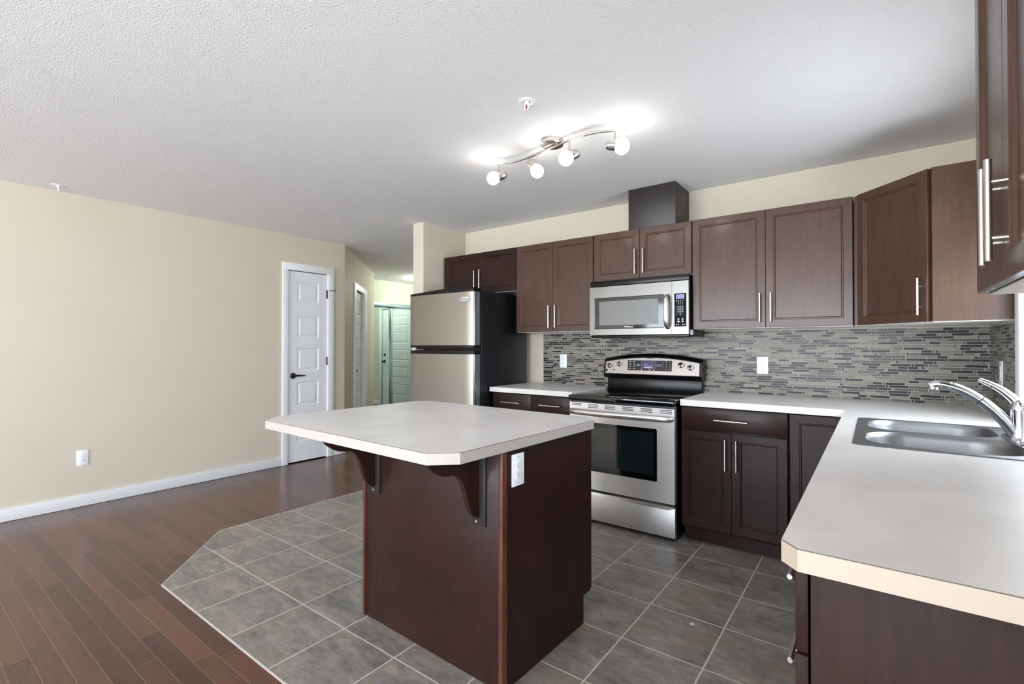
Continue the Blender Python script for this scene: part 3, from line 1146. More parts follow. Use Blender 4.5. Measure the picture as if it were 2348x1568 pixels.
cap.lathe((0.408, FY, RZ + 0.107), (0, 0, 1), [(0, 0.0255), (0.012, 0.026), (0.03, 0.021), (0.04, 0.010), (0.042, 0.001)], 24)
lv = smooth_path([(0.412, FY, 1.030), (0.405, FY, 1.048), (0.385, FY, 1.075), (0.356, FY, 1.102), (0.325, FY, 1.121), (0.303, FY, 1.132)])
cap.tube(lv, [0.019 - 0.012 * (i / (len(lv) - 1)) for i in range(len(lv))], 14, sy=0.75, up=(0, 1, 0))
cap.build('lever', fc)

# ------------------------------------------------------------------ mosaic backsplash


def mosaic(name, label, cat, fn, L, zlo, zhi, seed, origin):
    random.seed(seed)
    m = mb('grout')
    vs = [fn(0, -0.0, zlo), fn(L, -0.0, zlo), fn(L, -0.0, zhi), fn(0, -0.0, zhi), fn(0, 0.004, zlo), fn(L, 0.004, zlo), fn(L, 0.004, zhi), fn(0, 0.004, zhi)]
    m.add(vs, [(0, 3, 2, 1), (4, 5, 6, 7), (0, 1, 5, 4), (1, 2, 6, 5), (2, 3, 7, 6), (3, 0, 4, 7)])
    ph_ = 0.0166
    z = zlo + 0.0008
    while z + 0.01 < zhi:
        s = 0.0
        zt = min(z + ph_ - 0.0022, zhi - 0.0004)
        while s < L - 0.004:
            u = random.random()
            if u < 0.30:
                w, ms = 0.0125, random.choice(('mos_b', 'mos_a', 'mos_c', 'mos_d'))
            elif u < 0.55:
                w, ms = 0.047, random.choice(('mos_b', 'mos_a', 'mos_c', 'mos_a'))
            else:
                w, ms = 0.094, random.choice(('mos_b', 'mos_a', 'mos_a', 'mos_c', 'mos_b', 'mos_d'))
            w = min(w, L - s - 0.001)
            if w > 0.003:
                m.mat(ms)
                b = 0.0012
                d0, d1 = 0.0035, 0.0062
                tilt = random.uniform(-0.00025, 0.00025)
                A = [fn(s, d0, z), fn(s + w, d0, z), fn(s + w, d0, zt), fn(s, d0, zt)]
                B = [fn(s + b, d1, z + b), fn(s + w - b, d1, z + b), fn(s + w - b, d1 + tilt, zt - b), fn(s + b, d1 + tilt, zt - b)]
                m.add(A + B, [(0, 1, 5, 4), (1, 2, 6, 5), (2, 3, 7, 6), (3, 0, 4, 7), (4, 5, 6, 7)])
            s += w + 0.0022
        z += ph_
    o = m.build(name, None, origin=origin, smooth=False)
    return tag(o, label, cat)


X0B = -2.465
mosaic('backsplash', 'grey glass mosaic backsplash along the back wall above the countertops', 'backsplash',
       lambda s, d, z: (X0B + s, YB - 0.0005 - d, z), XR - X0B - 0.0005, CZ1 + 0.001, UZ0 + 0.0, 11, (-1.0, YB, CZ1))
mosaic('backsplash', 'narrow grey mosaic backsplash on the right wall between corner and window', 'backsplash',
       lambda s, d, z: (XR - 0.0005 - d, YB - 0.008 - s, z), YB - 0.008 - 3.102, CZ1 + 0.001, UZ0 - 0.001, 12, (XR, 3.4, CZ1))

# ------------------------------------------------------------------ outlets


def outlet(label, loc, rz, parent=None, name='wall_outlet'):
    """duplex receptacle, plate in local xz plane facing -y, centred on loc"""
    if parent is None:
        t = thing(name, label, 'outlet', loc, rz, 'duplex outlets')
    else:
        t = bpy.data.objects.new('outlet', None)
        COL.objects.link(t)
        t.parent = parent
        t.location = loc
        t.rotation_euler = (0, 0, rz)
        t['label'] = label
    p = mb('plate').box((-0.036, -0.006, -0.060), (0.036, 0, 0.060), 0.0025)
    po = p.build('cover_plate', t, world=False)
    f = mb('plate').box((-0.0165, -0.0078, -0.0335), (0.0165, -0.004, 0.0335), 0.0012)
    s = f.mat('slot')
    for zc in (0.017, -0.017):
        s.box((-0.0078, -0.0082, zc - 0.001), (-0.0058, -0.0076, zc + 0.007))
        s.box((0.0055, -0.0082, zc), (0.0073, -0.0076, zc + 0.0065))
        s.cyl((0, -0.0082, zc - 0.007), (0, -0.0076, zc - 0.007), 0.0026, 10)
    s.cyl((0, -0.0066, 0.049), (0, -0.0058, 0.049), 0.0022, 8)
    s.cyl((0, -0.0066, -0.049), (0, -0.0058, -0.049), 0.0022, 8)
    s.build('receptacle', t, world=False)
    return t


outlet('white duplex outlet low on the plain cream left wall', (XL + 0.0005, 1.035, 0.378), R(90))
outlet('white duplex outlet on the mosaic between fridge and stove', (-2.249, YB - 0.0068, 1.120), 0)
outlet('white duplex outlet on the mosaic right of the stove', (-0.633, YB - 0.0068, 1.119), 0)
outlet('white outlet seen edge-on on the right wall mosaic near the corner', (XR - 0.0068, 3.455, 1.118), R(-90))

# ------------------------------------------------------------------ refrigerator
fr = thing('refrigerator', 'stainless top-freezer refrigerator with black sides at the end of the cabinet run', 'refrigerator', (-2.99, 3.35, 0))
FX0, FX1 = -3.375, -2.600
mb('black_side').box((FX0, 3.055, 0.03), (FX1, 3.70, 1.712), 0.004).build('body', fr)
mb('black').box((FX0 + 0.02, 3.02, 0.004), (FX1 - 0.02, 3.08, 0.06), 0.003).build('base_grille', fr)


def fridge_door(z0, z1, name):
    n = 10
    front = []
    for i in range(n + 1):
        u = i / n
        x = (FX0 + 0.02) + (FX1 - FX0 - 0.04) * u
        front.append((x, 2.957 - 0.012 * math.sin(PI * u)))
    prof = [(FX0 + 0.0, 2.985), (FX0 + 0.004, 2.972), (FX0 + 0.012, 2.961)] + [(x, y_) for x, y_ in front] + [(FX1 - 0.012, 2.960), (FX1 - 0.004, 2.967), (FX1 - 0.001, 2.978)]
    d = mb('steel_v')
    d.prism(prof + [(FX1 - 0.001, 2.990), (FX0, 2.990)], z0, z1)
    do = d.build(name, fr, angle=40)
    e = mb('grey_side').box((FX0 + 0.001, 2.990, z0), (FX1 - 0.002, 3.040, z1), 0.002)
    e.build('door_edge', do)
    return do


dt = fridge_door(1.262, 1.700, 'freezer_door')
dbm = fridge_door(0.075, 1.186, 'fridge_door')
tg = mb('black').box((FX0 + 0.004, 3.038, 0.08), (FX1 - 0.004, 3.057, 1.70))
tg.build('door_gasket', fr, smooth=False)
# black caps / grips
for z0_, z1_, par, ny in ((1.700, 1.722, dt, 0), (1.240, 1.262, dt, 1), (1.186, 1.216, dbm, 1)):
    k = mb('black')
    prof = [(FX0, 2.988), (FX0 + 0.006, 2.968), (FX0 + 0.10, 2.951), (-2.99, 2.941), (FX1 - 0.10, 2.950), (FX1 - 0.006, 2.966), (FX1 - 0.001, 2.985), (FX1 - 0.001, 3.040), (FX0, 3.040)]
    k.prism(prof, z0_, z1_)
    k.build('grip_trim' if ny else 'top_cap', par, angle=40)
hc = mb('black')
pr = []
for i in range(15):
    u = i / 14
    pr.append((FX0 + 0.03 + (FX1 - FX0 - 0.06) * u, 1.722 + 0.022 * math.sin(PI * min(1, u * 1.6) / 2) * (1 if u < 0.8 else (1 - (u - 0.8) * 2))))
ring = [(a, 2.985, b) for a, b in pr] + [(a, 2.985, 1.7125) for a, b in reversed(pr)]
ring2 = [(a, 3.09, b) for a, b in pr] + [(a, 3.09, 1.7125) for a, b in reversed(pr)]
hc.loops([ring, ring2])
hc.build('hinge_cover', fr)
hn = mb('chrome')
hn.box((FX0 + 0.004, 2.975, 1.222), (FX0 + 0.06, 3.04, 1.228), 0.001)
hn.cyl((FX0 + 0.02, 2.99, 1.217), (FX0 + 0.02, 2.99, 1.240), 0.008, 12)
hn.box((FX0 + 0.06, 2.985, 1.221), (FX0 + 0.155, 3.02, 1.227), 0.001)
hn.build('middle_hinge', fr)
bd = mb('print')
bc = (-2.690, 2.9475, 1.640)
ell = [(bc[0] + 0.055 * math.cos(2 * PI * i / 28), bc[1] - 0.001, bc[2] + 0.019 * math.sin(2 * PI * i / 28)) for i in range(28)]
ell0 = [(a, b + 0.012, c_) for a, b, c_ in ell]
elm = [(bc[0] + 0.05 * math.cos(2 * PI * i / 28), bc[1] - 0.003, bc[2] + 0.016 * math.sin(2 * PI * i / 28)) for i in range(28)]
bd.loops([ell0, ell, elm])
bd.mat('print_dark')
add_text(bd, 'Whirlpool', 0.021, lambda a, b: (bc[0] + a, bc[1] - 0.0034, bc[2] + b - 0.001), 0.0004)
bd.build('badge', dt, smooth=False)

# ------------------------------------------------------------------ microwave
mw = thing('microwave_oven', 'stainless over-range microwave hanging under the short cabinet', 'microwave', (-1.402, 3.60, 1.33))
MX0, MX1, MYF = -1.779, -1.023, 3.390
mb('black').box((MX0 + 0.002, 3.425, 1.323), (MX1 - 0.002, YB - 0.012, 1.752), 0.003).build('body', mw)
mb('black').box((MX0, 3.40, 1.712), (MX1, 3.43, 1.752), 0.004).build('top_vent', mw)
mb('black').box((MX0 + 0.003, 3.405, 1.318), (MX1 - 0.003, 3.52, 1.336), 0.003).build('bottom_lip', mw)
mt = 1.707
dr = mb('steel_bright')
xo = -1.137
# door frame with rounded cutout
outer_r = [(MX0, 1.338), (xo - 0.002, 1.338), (xo - 0.002, mt), (MX0, mt)]
inner = [(p, q) for p, q in rrect(-1.742, -1.190, 1.383, 1.622, 0.014, 5)]
bm = bmesh.new()
es = []
for lp in (outer_r, list(reversed(inner))):
    vv = [bm.verts.new((a, 0, b)) for a, b in lp]
    for i in range(len(vv)):
        es.append(bm.edges.new((vv[i], vv[(i + 1) % len(vv)])))
bmesh.ops.triangle_fill(bm, use_beauty=True, edges=es, normal=(0, -1, 0))
bm.verts.index_update()


def mwcurve(x):
    u = (x - MX0) / (MX1 - MX0)
    return MYF - 0.002 * math.sin(PI * u)


fv = [(q.co.x, mwcurve(q.co.x), q.co.z) for q in bm.verts]
ff = [[q.index for q in fc_.verts] for fc_ in bm.faces]
bm.free()
# subdivide not needed: add strips top and bottom for curvature
dr.add(fv, ff)
dr.loops([[(a, mwcurve(a), b) for a, b in outer_r], [(a, 3.425, b) for a, b in outer_r]], False, True)
dr.loops([[(a, mwcurve(a), b) for a, b in inner], [(a + (0.004 if a < -1.46 else -0.004), mwcurve(a) + 0.006, b + (0.004 if b < 1.5 else -0.004)) for a, b in inner]], False, False)
do = dr.build('door', mw, smooth=False)
wn_ = mb('black_gloss')
wn_.add([(-1.742, mwcurve(-1.742) + 0.006, 1.383), (-1.190, mwcurve(-1.19) + 0.006, 1.383), (-1.190, mwcurve(-1.19) + 0.006, 1.622), (-1.742, mwcurve(-1.742) + 0.006, 1.622)], [(0, 1, 2, 3)])
wo = wn_.build('door_glass', do, smooth=False)
ms = mb('mw_screen')
yy = mwcurve(-1.742) + 0.0045
ms.box((-1.700, yy - 0.001, 1.412), (-1.238, yy, 1.594))
ms.build('mesh_screen', wo, smooth=False)
tx_ = mb('print')
add_text(tx_, 'Whirlpool', 0.017, lambda a, b: (-1.461 + a, yy - 0.0006, 1.3975 + b), 0.0005)
tx_.build('brand_lettering', do, smooth=False)
hm = mb('steel_handle')
hp = smooth_path([(-1.166, mwcurve(-1.166) + 0.002, 1.615), (-1.166, 3.345, 1.590), (-1.166, 3.332, 1.50), (-1.166, 3.345, 1.41), (-1.166, mwcurve(-1.166) + 0.002, 1.378)], 6)
hm.tube(hp, 0.014, 16, sy=0.55, up=(0, 1, 0))
hm.build('door_handle', do)
cp = mb('steel_bright')
cp.add([(xo, mwcurve(xo), 1.338), (MX1, mwcurve(MX1), 1.338), (MX1, mwcurve(MX1), mt), (xo, mwcurve(xo), mt),
        (xo, 3.425, 1.338), (MX1, 3.425, 1.338), (MX1, 3.425, mt), (xo, 3.425, mt)],
       [(0, 1, 2, 3), (0, 3, 7, 4), (1, 5, 6, 2), (0, 4, 5, 1), (3, 2, 6, 7)])
co = cp.build('control_panel', mw, smooth=False)
kp = mb('keypad_black')
ky = mwcurve(-1.122) - 0.0008
kp.box((-1.121, ky - 0.0005, 1.390), (-1.039, ky + 0.008, 1.620), 0.0008)
ky -= 0.001
lc = mb('print').box((-1.107, ky, 1.582), (-1.053, ky + 0.0005, 1.612)).mat('lcd').box((-1.1045, ky - 0.0004, 1.5845), (-1.0555, ky, 1.6095))
lc.mat('lcd_text')
add_text(lc, '12:00', 0.016, lambda a, b: (-1.080 + a, ky - 0.0006, 1.597 + b))
kt = kp.mat('print')
grid = [(-1.106, 'a'), (-1.092, 'b'), (-1.078, 'c'), (-1.064, 'd')]
digits = iter('1234567890')
for rz_, row in ((1.571, 4), (1.552, 3)):
    for i in range(4 - row, 4):
        x = grid[i][0]
        kt.box((x - 0.0045, ky, rz_ - 0.001), (x + 0.0045, ky + 0.0004, rz_ + 0.001))
        kt.box((x - 0.003, ky, rz_ - 0.008), (x + 0.003, ky + 0.0004, rz_ - 0.006))
for r_ in range(4):
    zc = 1.527 - r_ * 0.0172
    for i in (1, 2, 3):
        if r_ == 3 and i != 2:
            continue
        x = grid[i][0]
        oc = [(x + 0.0062 * math.cos(2 * PI * q / 12), ky, zc + 0.0070 * math.sin(2 * PI * q / 12)) for q in range(12)]
        ic = [(x + 0.0052 * math.cos(2 * PI * q / 12), ky, zc + 0.0060 * math.sin(2 * PI * q / 12)) for q in range(12)]
        kt.loops([oc, ic], False, False)
        dch = next(digits)
        add_text(kt, dch, 0.009, lambda a, b, x=x, zc=zc: (x + a, ky - 0.0001, zc + b))
    kt.box((-1.109, ky, zc - 0.002), (-1.103, ky + 0.0004, zc + 0.001))
for x, zc, s_ in ((-1.092, 1.441, 0.006), (-1.064, 1.441, 0.006), (-1.092, 1.425, 0.0075), (-1.064, 1.425, 0.0065), (-1.106, 1.403, 0.004), (-1.092, 1.403, 0.004), (-1.064, 1.403, 0.004), (-1.050, 1.403, 0.004)):
    kt.lathe((x, ky + 0.0004, zc), (0, -1, 0), [(0, s_), (0.0004, s_ * 0.98)], 10)
ko = kp.build('keypad', co, smooth=False)
lc.build('clock_display', ko, smooth=False)
st = mb('sticker')
st.add([(MX1 - 0.0015, 3.428, 1.367), (MX1 - 0.0015, 3.50, 1.367), (MX1 - 0.0015, 3.50, 1.333), (MX1 - 0.0015, 3.428, 1.333)], [(0, 1, 2, 3)])
st.mat('print_dark').add([(MX1 - 0.0012, 3.440, 1.361), (MX1 - 0.0012, 3.480, 1.361), (MX1 - 0.0012, 3.480, 1.3585), (MX1 - 0.0012, 3.440, 1.3585)], [(0, 1, 2, 3)])
st.build('rating_sticker', mw, smooth=False)

# ------------------------------------------------------------------ range
rg = thing('electric_range', 'stainless freestanding electric range with black glass cooktop', 'stove', (-1.401, 3.40, 0))
SX0_, SX1_ = -1.783, -1.019
SXc = (SX0_ + SX1_) / 2
mb('black').box((SX0_ + 0.002, 3.12, 0.012), (SX1_ - 0.002, 3.745, 0.875), 0.002).build('body', rg)
# cooktop slab with raised front lip
ct = mb('black_gloss').box((SX0_, 3.062, 0.868), (SX1_, 3.70, 0.903), 0.006, 3)
cto = ct.build('cooktop', rg)
for cx_, cy_, r_ in ((-1.585, 3.215, 0.105), (-1.215, 3.205, 0.085), (-1.585, 3.52, 0.075), (-1.215, 3.53, 0.10)):
    b = mb('print_dark')
    rings = []
    for rr in (r_, r_ - 0.0015):
        rings.append([(cx_ + rr * math.cos(2 * PI * q / 48), cy_ + rr * math.sin(2 * PI * q / 48), 0.9034) for q in range(48)])
    b.loops(rings, False, False)
    b.build('burner_ring', cto, smooth=False)
# backguard
bk = mb('black')
bk.box((SX0_ + 0.004, 3.705, 0.895), (SX1_ - 0.004, 3.765, 0.995), 0.003)
bko = bk.build('riser_panel', rg)
hs = mb('black')
prof = [(3.770, 0.990), (3.668, 1.000), (3.652, 1.030), (3.670, 1.150), (3.700, 1.176), (3.770, 1.176)]
n = 24
rings = []
for i in range(n + 1):
    u = i / n
    x = SX0_ - 0.008 + (SX1_ - SX0_ + 0.016) * u
    arch = 0.040 * (1 - (2 * u - 1) ** 2) - 0.022
    rings.append([(x, a, b + (arch if b > 1.1 else 0)) for a, b in prof])
hs.loops(rings)
hso = hs.build('control_housing', rg, angle=35)
fcx = mb('steel_fascia')
rings = []
for i in range(n + 1):
    u = i / n
    x = SX0_ + 0.010 + (SX1_ - SX0_ - 0.020) * u
    arch = 0.036 * (1 - (2 * u - 1) ** 2) - 0.020
    zt = 1.146 + arch
    zb = 1.034
    sl = 0.018 / 0.120

    def yv(z):
        return 3.652 + (z - 1.03) * sl - 0.0025
    rings.append([(x, yv(zb) + 0.003, zb), (x, yv(zb), zb + 0.001), (x, yv(zt), zt), (x, yv(zt) + 0.003, zt + 0.001)])
fcx.loops(rings, True, True, closed=False)


def face(x, z, o=0.0):
    return (x, 3.652 + (z - 1.03) * (0.018 / 0.120) - 0.0025 - o, z)


ds = mb('black_gloss')
ds.add([face(-1.583, 1.062, 0.001), face(-1.230, 1.062, 0.001), face(-1.230, 1.142, 0.001), face(-1.583, 1.142, 0.001)], [(0, 1, 2, 3)])
lp = mb('lcd_purple')
lp.add([face(-1.475, 1.078, 0.0015), face(-1.345, 1.078, 0.0015), face(-1.345, 1.138, 0.0015), face(-1.475, 1.138, 0.0015)], [(0, 1, 2, 3)])
lp.mat('lcd_text')
add_text(lp, 'PF 1', 0.014, lambda a, b: face(-1.432 + a, 1.111 + b, 0.002))
add_text(lp, 'POWER LOSS', 0.0115, lambda a, b: face(-1.411 + a, 1.0985 + b, 0.002))
lp.mat('print')
lp.add([face(-1.447, 1.084, 0.002), face(-1.382, 1.084, 0.002), face(-1.382, 1.089, 0.002), face(-1.447, 1.089, 0.002)], [(0, 1, 2, 3)])
tk = ds.mat('print')
for i, x in enumerate((-1.563, -1.530)):
    for z in (1.130, 1.112, 1.095, 1.077):
        tk.add([face(x - 0.008, z - 0.0022, 0.0015), face(x + 0.008, z - 0.0022, 0.0015), face(x + 0.008, z + 0.0022, 0.0015), face(x - 0.008, z + 0.0022, 0.0015)], [(0, 1, 2, 3)])
dg = iter('123456789*0#')
for z in (1.130, 1.112, 1.095, 1.077):
    for x in (-1.300, -1.273, -1.246):
        ch = next(dg)
        add_text(tk, ch, 0.009, lambda a, b, x=x, z=z: face(x + a, z + b, 0.0015), 0.0003)
for x in (-1.497, -1.323):
    o_ = [(x - 0.011, 1.099), (x + 0.011, 1.099), (x + 0.011, 1.113), (x - 0.011, 1.113)]
    i_ = [(x - 0.009, 1.101), (x + 0.009, 1.101), (x + 0.009, 1.111), (x - 0.009, 1.111)]
    tk.loops([[face(a, b, 0.0015) for a, b in o_], [face(a, b, 0.0015) for a, b in i_]], False, False)
    s_ = 1 if x < -1.4 else -1
    tk.add([face(x + s_ * 0.011, 1.1055, 0.0015), face(x + s_ * 0.030, 1.1055, 0.0015), face(x + s_ * 0.030, 1.1068, 0.0015), face(x + s_ * 0.011, 1.1068, 0.0015)], [(0, 1, 2, 3)])
for x in (-1.468, -1.402, -1.369):
    tk.add([face(x - 0.004, 1.066, 0.0015), face(x + 0.004, 1.066, 0.0015), face(x + 0.004, 1.074, 0.0015), face(x - 0.004, 1.074, 0.0015)], [(0, 1, 2, 3)])
dso = ds.build('touch_panel', hso, smooth=False)
lp.build('oven_display', hso, smooth=False)
for x, z in ((-1.737, 1.096), (-1.653, 1.111), (-1.160, 1.112), (-1.090, 1.094)):
    k = mb('chrome')
    p = face(x, z)
    ax = Vector((0, -1, -0.15)).normalized()
    k.mat('steel_bright').lathe(p, ax, [(0, 0.026), (0.002, 0.0255), (0.0035, 0.022)], 24)
    k.mat('chrome').lathe(p, ax, [(0, 0.0205), (0.016, 0.0185), (0.02, 0.014), (0.0205, 0.001)], 24)
    q = Vector(p) + ax * 0.02
    k.mat('black').box((q.x - 0.004, q.y - 0.004, q.z - 0.013), (q.x + 0.004, q.y + 0.006, q.z + 0.013), 0.002)
    k.build('knob', hso)
bl = fcx.mat('black_gloss')
for x, z, a_ in ((-1.768, 1.058, 0.012), (-1.700, 1.062, 0.006), (-1.092, 1.140, 0.006)):
    bl.add([face(x - a_, z - a_ * 0.8, 0.001), face(x + a_, z - a_ * 0.8, 0.001), face(x + a_, z + a_ * 0.8, 0.001), face(x - a_, z + a_ * 0.8, 0.001)], [(0, 1, 2, 3)])
bl.mat('print_dark')
for x, z in ((-1.628, 1.062), (-1.195, 1.062)):
    bl.add([face(x - 0.002, z - 0.002, 0.001), face(x + 0.002, z - 0.002, 0.001), face(x + 0.002, z + 0.002, 0.001), face(x - 0.002, z + 0.002, 0.001)], [(0, 1, 2, 3)])
bl.build('control_fascia', hso, smooth=False)
# oven door
od = mb('steel')
ox0, ox1, oz0, oz1 = SX0_ + 0.002, SX1_ - 0.002, 0.246, 0.852
win = rrect(-1.668, -1.134, 0.374, 0.716, 0.010, 4)
bm = bmesh.new()
es = []
for lp_ in ([(ox0, oz0), (ox1, oz0), (ox1, oz1), (ox0, oz1)], list(reversed(win))):
    vv = [bm.verts.new((a, 3.082, b)) for a, b in lp_]
    for i in range(len(vv)):
        es.append(bm.edges.new((vv[i], vv[(i + 1) % len(vv)])))
bmesh.ops.triangle_fill(bm, use_beauty=True, edges=es, normal=(0, -1, 0))
od.from_bm(bm)
bm.free()
ol = [(ox0, oz0), (ox1, oz0), (ox1, oz1), (ox0, oz1)]
od.loops([[(a, 3.082, b) for a, b in ol], [(a, 3.122, b) for a, b in ol]], False, True)
od.loops([[(a, 3.082, b) for a, b in win], [(a, 3.0855, b) for a, b in win]], False, False)
odo = od.build('oven_door', rg, smooth=False)
ow = mb('black_gloss')
ow.add([(-1.668, 3.0855, 0.374), (-1.134, 3.0855, 0.374), (-1.134, 3.0855, 0.716), (-1.668, 3.0855, 0.716)], [(0, 1, 2, 3)])
owo = ow.build('oven_window', odo, smooth=False)
ig = mb('window_dark')
ig.box((-1.628, 3.0845, 0.412), (-1.160, 3.0852, 0.690))
ig.mat('dark_metal')
for z in (0.592, 0.578):
    ig.box((-1.60, 3.0842, z), (-1.17, 3.0846, z + 0.0008))
ig.build('inner_glass', owo, smooth=False)
for i in range(6):
    vt = mb('slot')
    xc = -1.725 + i * (0.650 / 5)
    for z in (0.842, 0.8315, 0.821):
        if i == 0 and z < 0.825:
            continue
        vt.box((xc - 0.040, 3.0812, z - 0.0022), (xc + 0.040, 3.084, z + 0.0022), 0.0008)
    vt.build('vent_slots', odo)
hb = mb('steel_handle')
hpth = [(SX0_ + 0.012, 3.074, 0.788)]
for i in range(13):
    u = i / 12
    hpth.append((SX0_ + 0.022 + (SX1_ - SX0_ - 0.044) * u, 3.060 - 0.028 * math.sin(PI * u) ** 0.6, 0.788 + 0.0 * u))
hpth.append((SX1_ - 0.012, 3.074, 0.788))
hb.tube(hpth, [0.015] + [0.0205] * 13 + [0.015], 18, sy=0.7, up=(0, 1, 0))
hb.box((SX0_ + 0.02, 3.05, 0.778), (SX0_ + 0.05, 3.083, 0.798), 0.004).box((SX1_ - 0.05, 3.05, 0.778), (SX1_ - 0.02, 3.083, 0.798), 0.004)
hb.build('door_handle', odo, angle=50)
dw = mb('steel')
dw.box((ox0, 3.088, 0.030), (ox1, 3.12, 0.222), 0.002)
dwo = dw.build('storage_drawer', rg)
lipp = mb('steel_handle')
lipp.add([(ox0, 3.088, 0.222), (ox1, 3.088, 0.222), (ox1 - 0.0, 3.068, 0.232), (ox0, 3.068, 0.232), (ox0, 3.112, 0.240), (ox1, 3.112, 0.240), (ox0 + 0.01, 3.066, 0.212), (ox1 - 0.03, 3.066, 0.212)],
         [(3, 2, 5, 4), (6, 7, 2, 3), (0, 1, 7, 6), (0, 6, 3, 4), (1, 5, 2, 7)])
lipp.build('drawer_lip', dwo, smooth=False)
rs = mb('seam')
rs.box((-1.745, 3.066, 0.858), (-1.60, 3.075, 0.8635))
rs.build('worn_strip', rg)
for x in (-1.74, -1.06):
    for y_ in (3.18, 3.68):
        mb('black').cyl((x, y_, 0.003), (x, y_, 0.014), 0.018, 12).build('foot', rg)

# ------------------------------------------------------------------ island
IA = R(-1.9)
isl = thing('kitchen_island', 'dark brown kitchen island base with two curved overhang brackets', 'kitchen island', (-1.92, 1.416, 0), IA)
IW, ID = 0.842, 0.627
bd_ = mb('wood_shaded')
bd_.prism([(0.0, 0.004), (0.004, 0.004), (0.567, 0.004), (0.567, 0.129), (ID, 0.129), (ID, CZ0 - 0.001), (0.0, CZ0 - 0.001)], 0.012, IW, lambda a, b, h: (h, a, b))
bd_.build('body', isl, world=False, smooth=False)
ft = mb('wood_shaded').box((0.004, -0.004, 0.004), (IW - 0.008, 0.0, CZ0 - 0.001), 0.0006)
ft.build('front_panel', isl, world=False)
cp_ = mb('wood_edge')
cp_.box((IW - 0.014, -0.012, 0.004), (IW + 0.006, 0.018, CZ0 - 0.001), 0.004, 3)
tag(cp_.build('corner_trim', isl, world=False), 'worn reddish-brown corner trim')
c2_ = mb('wood_edge').box((-0.006, -0.010, 0.004), (0.010, 0.012, CZ0 - 0.001), 0.003)
c2_.build('corner_trim', isl, world=False)
for x0, x1 in ((0.01, 0.42), (0.424, IW - 0.004)):
    d = shaker(mb('wood_shaded'), x0, x1, 0.135, 0.868, 0, 0.044)
    d.v = [(a, ID + 0.0205 - b, c_) for a, b, c_ in d.v]
    dd = d.build('door', isl, world=False, angle=25)
    hx = x1 - 0.03 if x0 < 0.2 else x0 + 0.03
    bar_handle(dd, (hx, ID + 0.0205, 0.65), (hx, ID + 0.0205, 0.84), (0, 1, 0))

cprof_raw = [(-0.272, 0.875), (-0.266, 0.862), (-0.250, 0.841), (-0.231, 0.825), (-0.201, 0.807), (-0.170, 0.800), (-0.142, 0.797), (-0.115, 0.782), (-0.093, 0.750), (-0.081, 0.718), (-0.073, 0.690), (-0.065, 0.665), (-0.055, 0.645), (-0.040, 0.627), (-0.020, 0.616), (-0.004, 0.613)]
cprof = [(p.x, p.y) for p in smooth_path([(a, b, 0) for a, b in cprof_raw], 3)]
for xa in (0.072, 0.714):
    cb = mb('wood_shaded')
    poly = [(a, b) for a, b in cprof] + [(-0.0045, 0.6125), (-0.0045, 0.8752), (-0.271, 0.8752)]
    poly2 = poly
    r0 = [(xa, a, b) for a, b in poly]
    r1 = [(xa + 0.022, a, b) for a, b in poly]
    cb.loops([r0, r1])
    co_ = cb.build('corbel', isl, world=False, angle=40)
    pl = mb('plate_dark').box((xa - 0.014, -0.0125, 0.585), (xa + 0.052, -0.0045, 0.874), 0.0015)
    tag(pl.build('backing_plate', co_, world=False), 'dark grey backing plate')
    sc_ = mb('nickel').lathe((xa + 0.006, -0.0125, 0.597), (0, -1, 0), [(0, 0.006), (0.0015, 0.005), (0.002, 0.001)], 12)
    sc_.build('screw', co_, world=False)
outlet('white duplex outlet on the dark island side', (IW + 0.0005, 0.081, 0.793), R(90), isl)

it = thing('island_countertop', 'pale laminate island countertop with four clipped corners', 'countertop', (-1.92, 1.416, CZ0), IA)
cx0, cx1, cy0, cy1, ch = -0.387, 0.866, -0.319, 0.694, 0.075
iout = [(cx0 + ch, cy0), (cx1 - ch, cy0), (cx1, cy0 + ch), (cx1, cy1 - ch), (cx1 - ch, cy1), (cx0 + ch, cy1), (cx0, cy1 - ch), (cx0, cy0 + ch)]
mb('laminate').prism(iout, 0, CZ1 - CZ0).build('slab', it, world=False, smooth=False)
eb = mb('band_light')
for i in range(8):
    (xa, ya), (xb, yb) = iout[i], iout[(i + 1) % 8]
    d = Vector((xb - xa, yb - ya, 0)).normalized()
    nn = Vector((d.y, -d.x, 0)) * 0.0003
    eb.prism([(xa - nn.x, ya - nn.y), (xb - nn.x, yb - nn.y), (xb + nn.x, yb + nn.y), (xa + nn.x, ya + nn.y)], 0, CZ1 - CZ0 - 0.0016)
tag(eb.build('edge_band', it, world=False, smooth=False), 'edge band darkened against window light')
s = mb('seam')
for i in (0, 1, 2, 7):
    (xa, ya), (xb, yb) = iout[i], iout[(i + 1) % 8]
    d = Vector((xb - xa, yb - ya, 0)).normalized()
    nn = Vector((d.y, -d.x, 0)) * 0.0004
    s.prism([(xa - nn.x, ya - nn.y), (xb - nn.x, yb - nn.y), (xb + nn.x, yb + nn.y), (xa + nn.x, ya + nn.y)], CZ1 - CZ0 - 0.0014, CZ1 - CZ0 + 0.0002)
s.build('edge_seam', it, world=False, smooth=False)

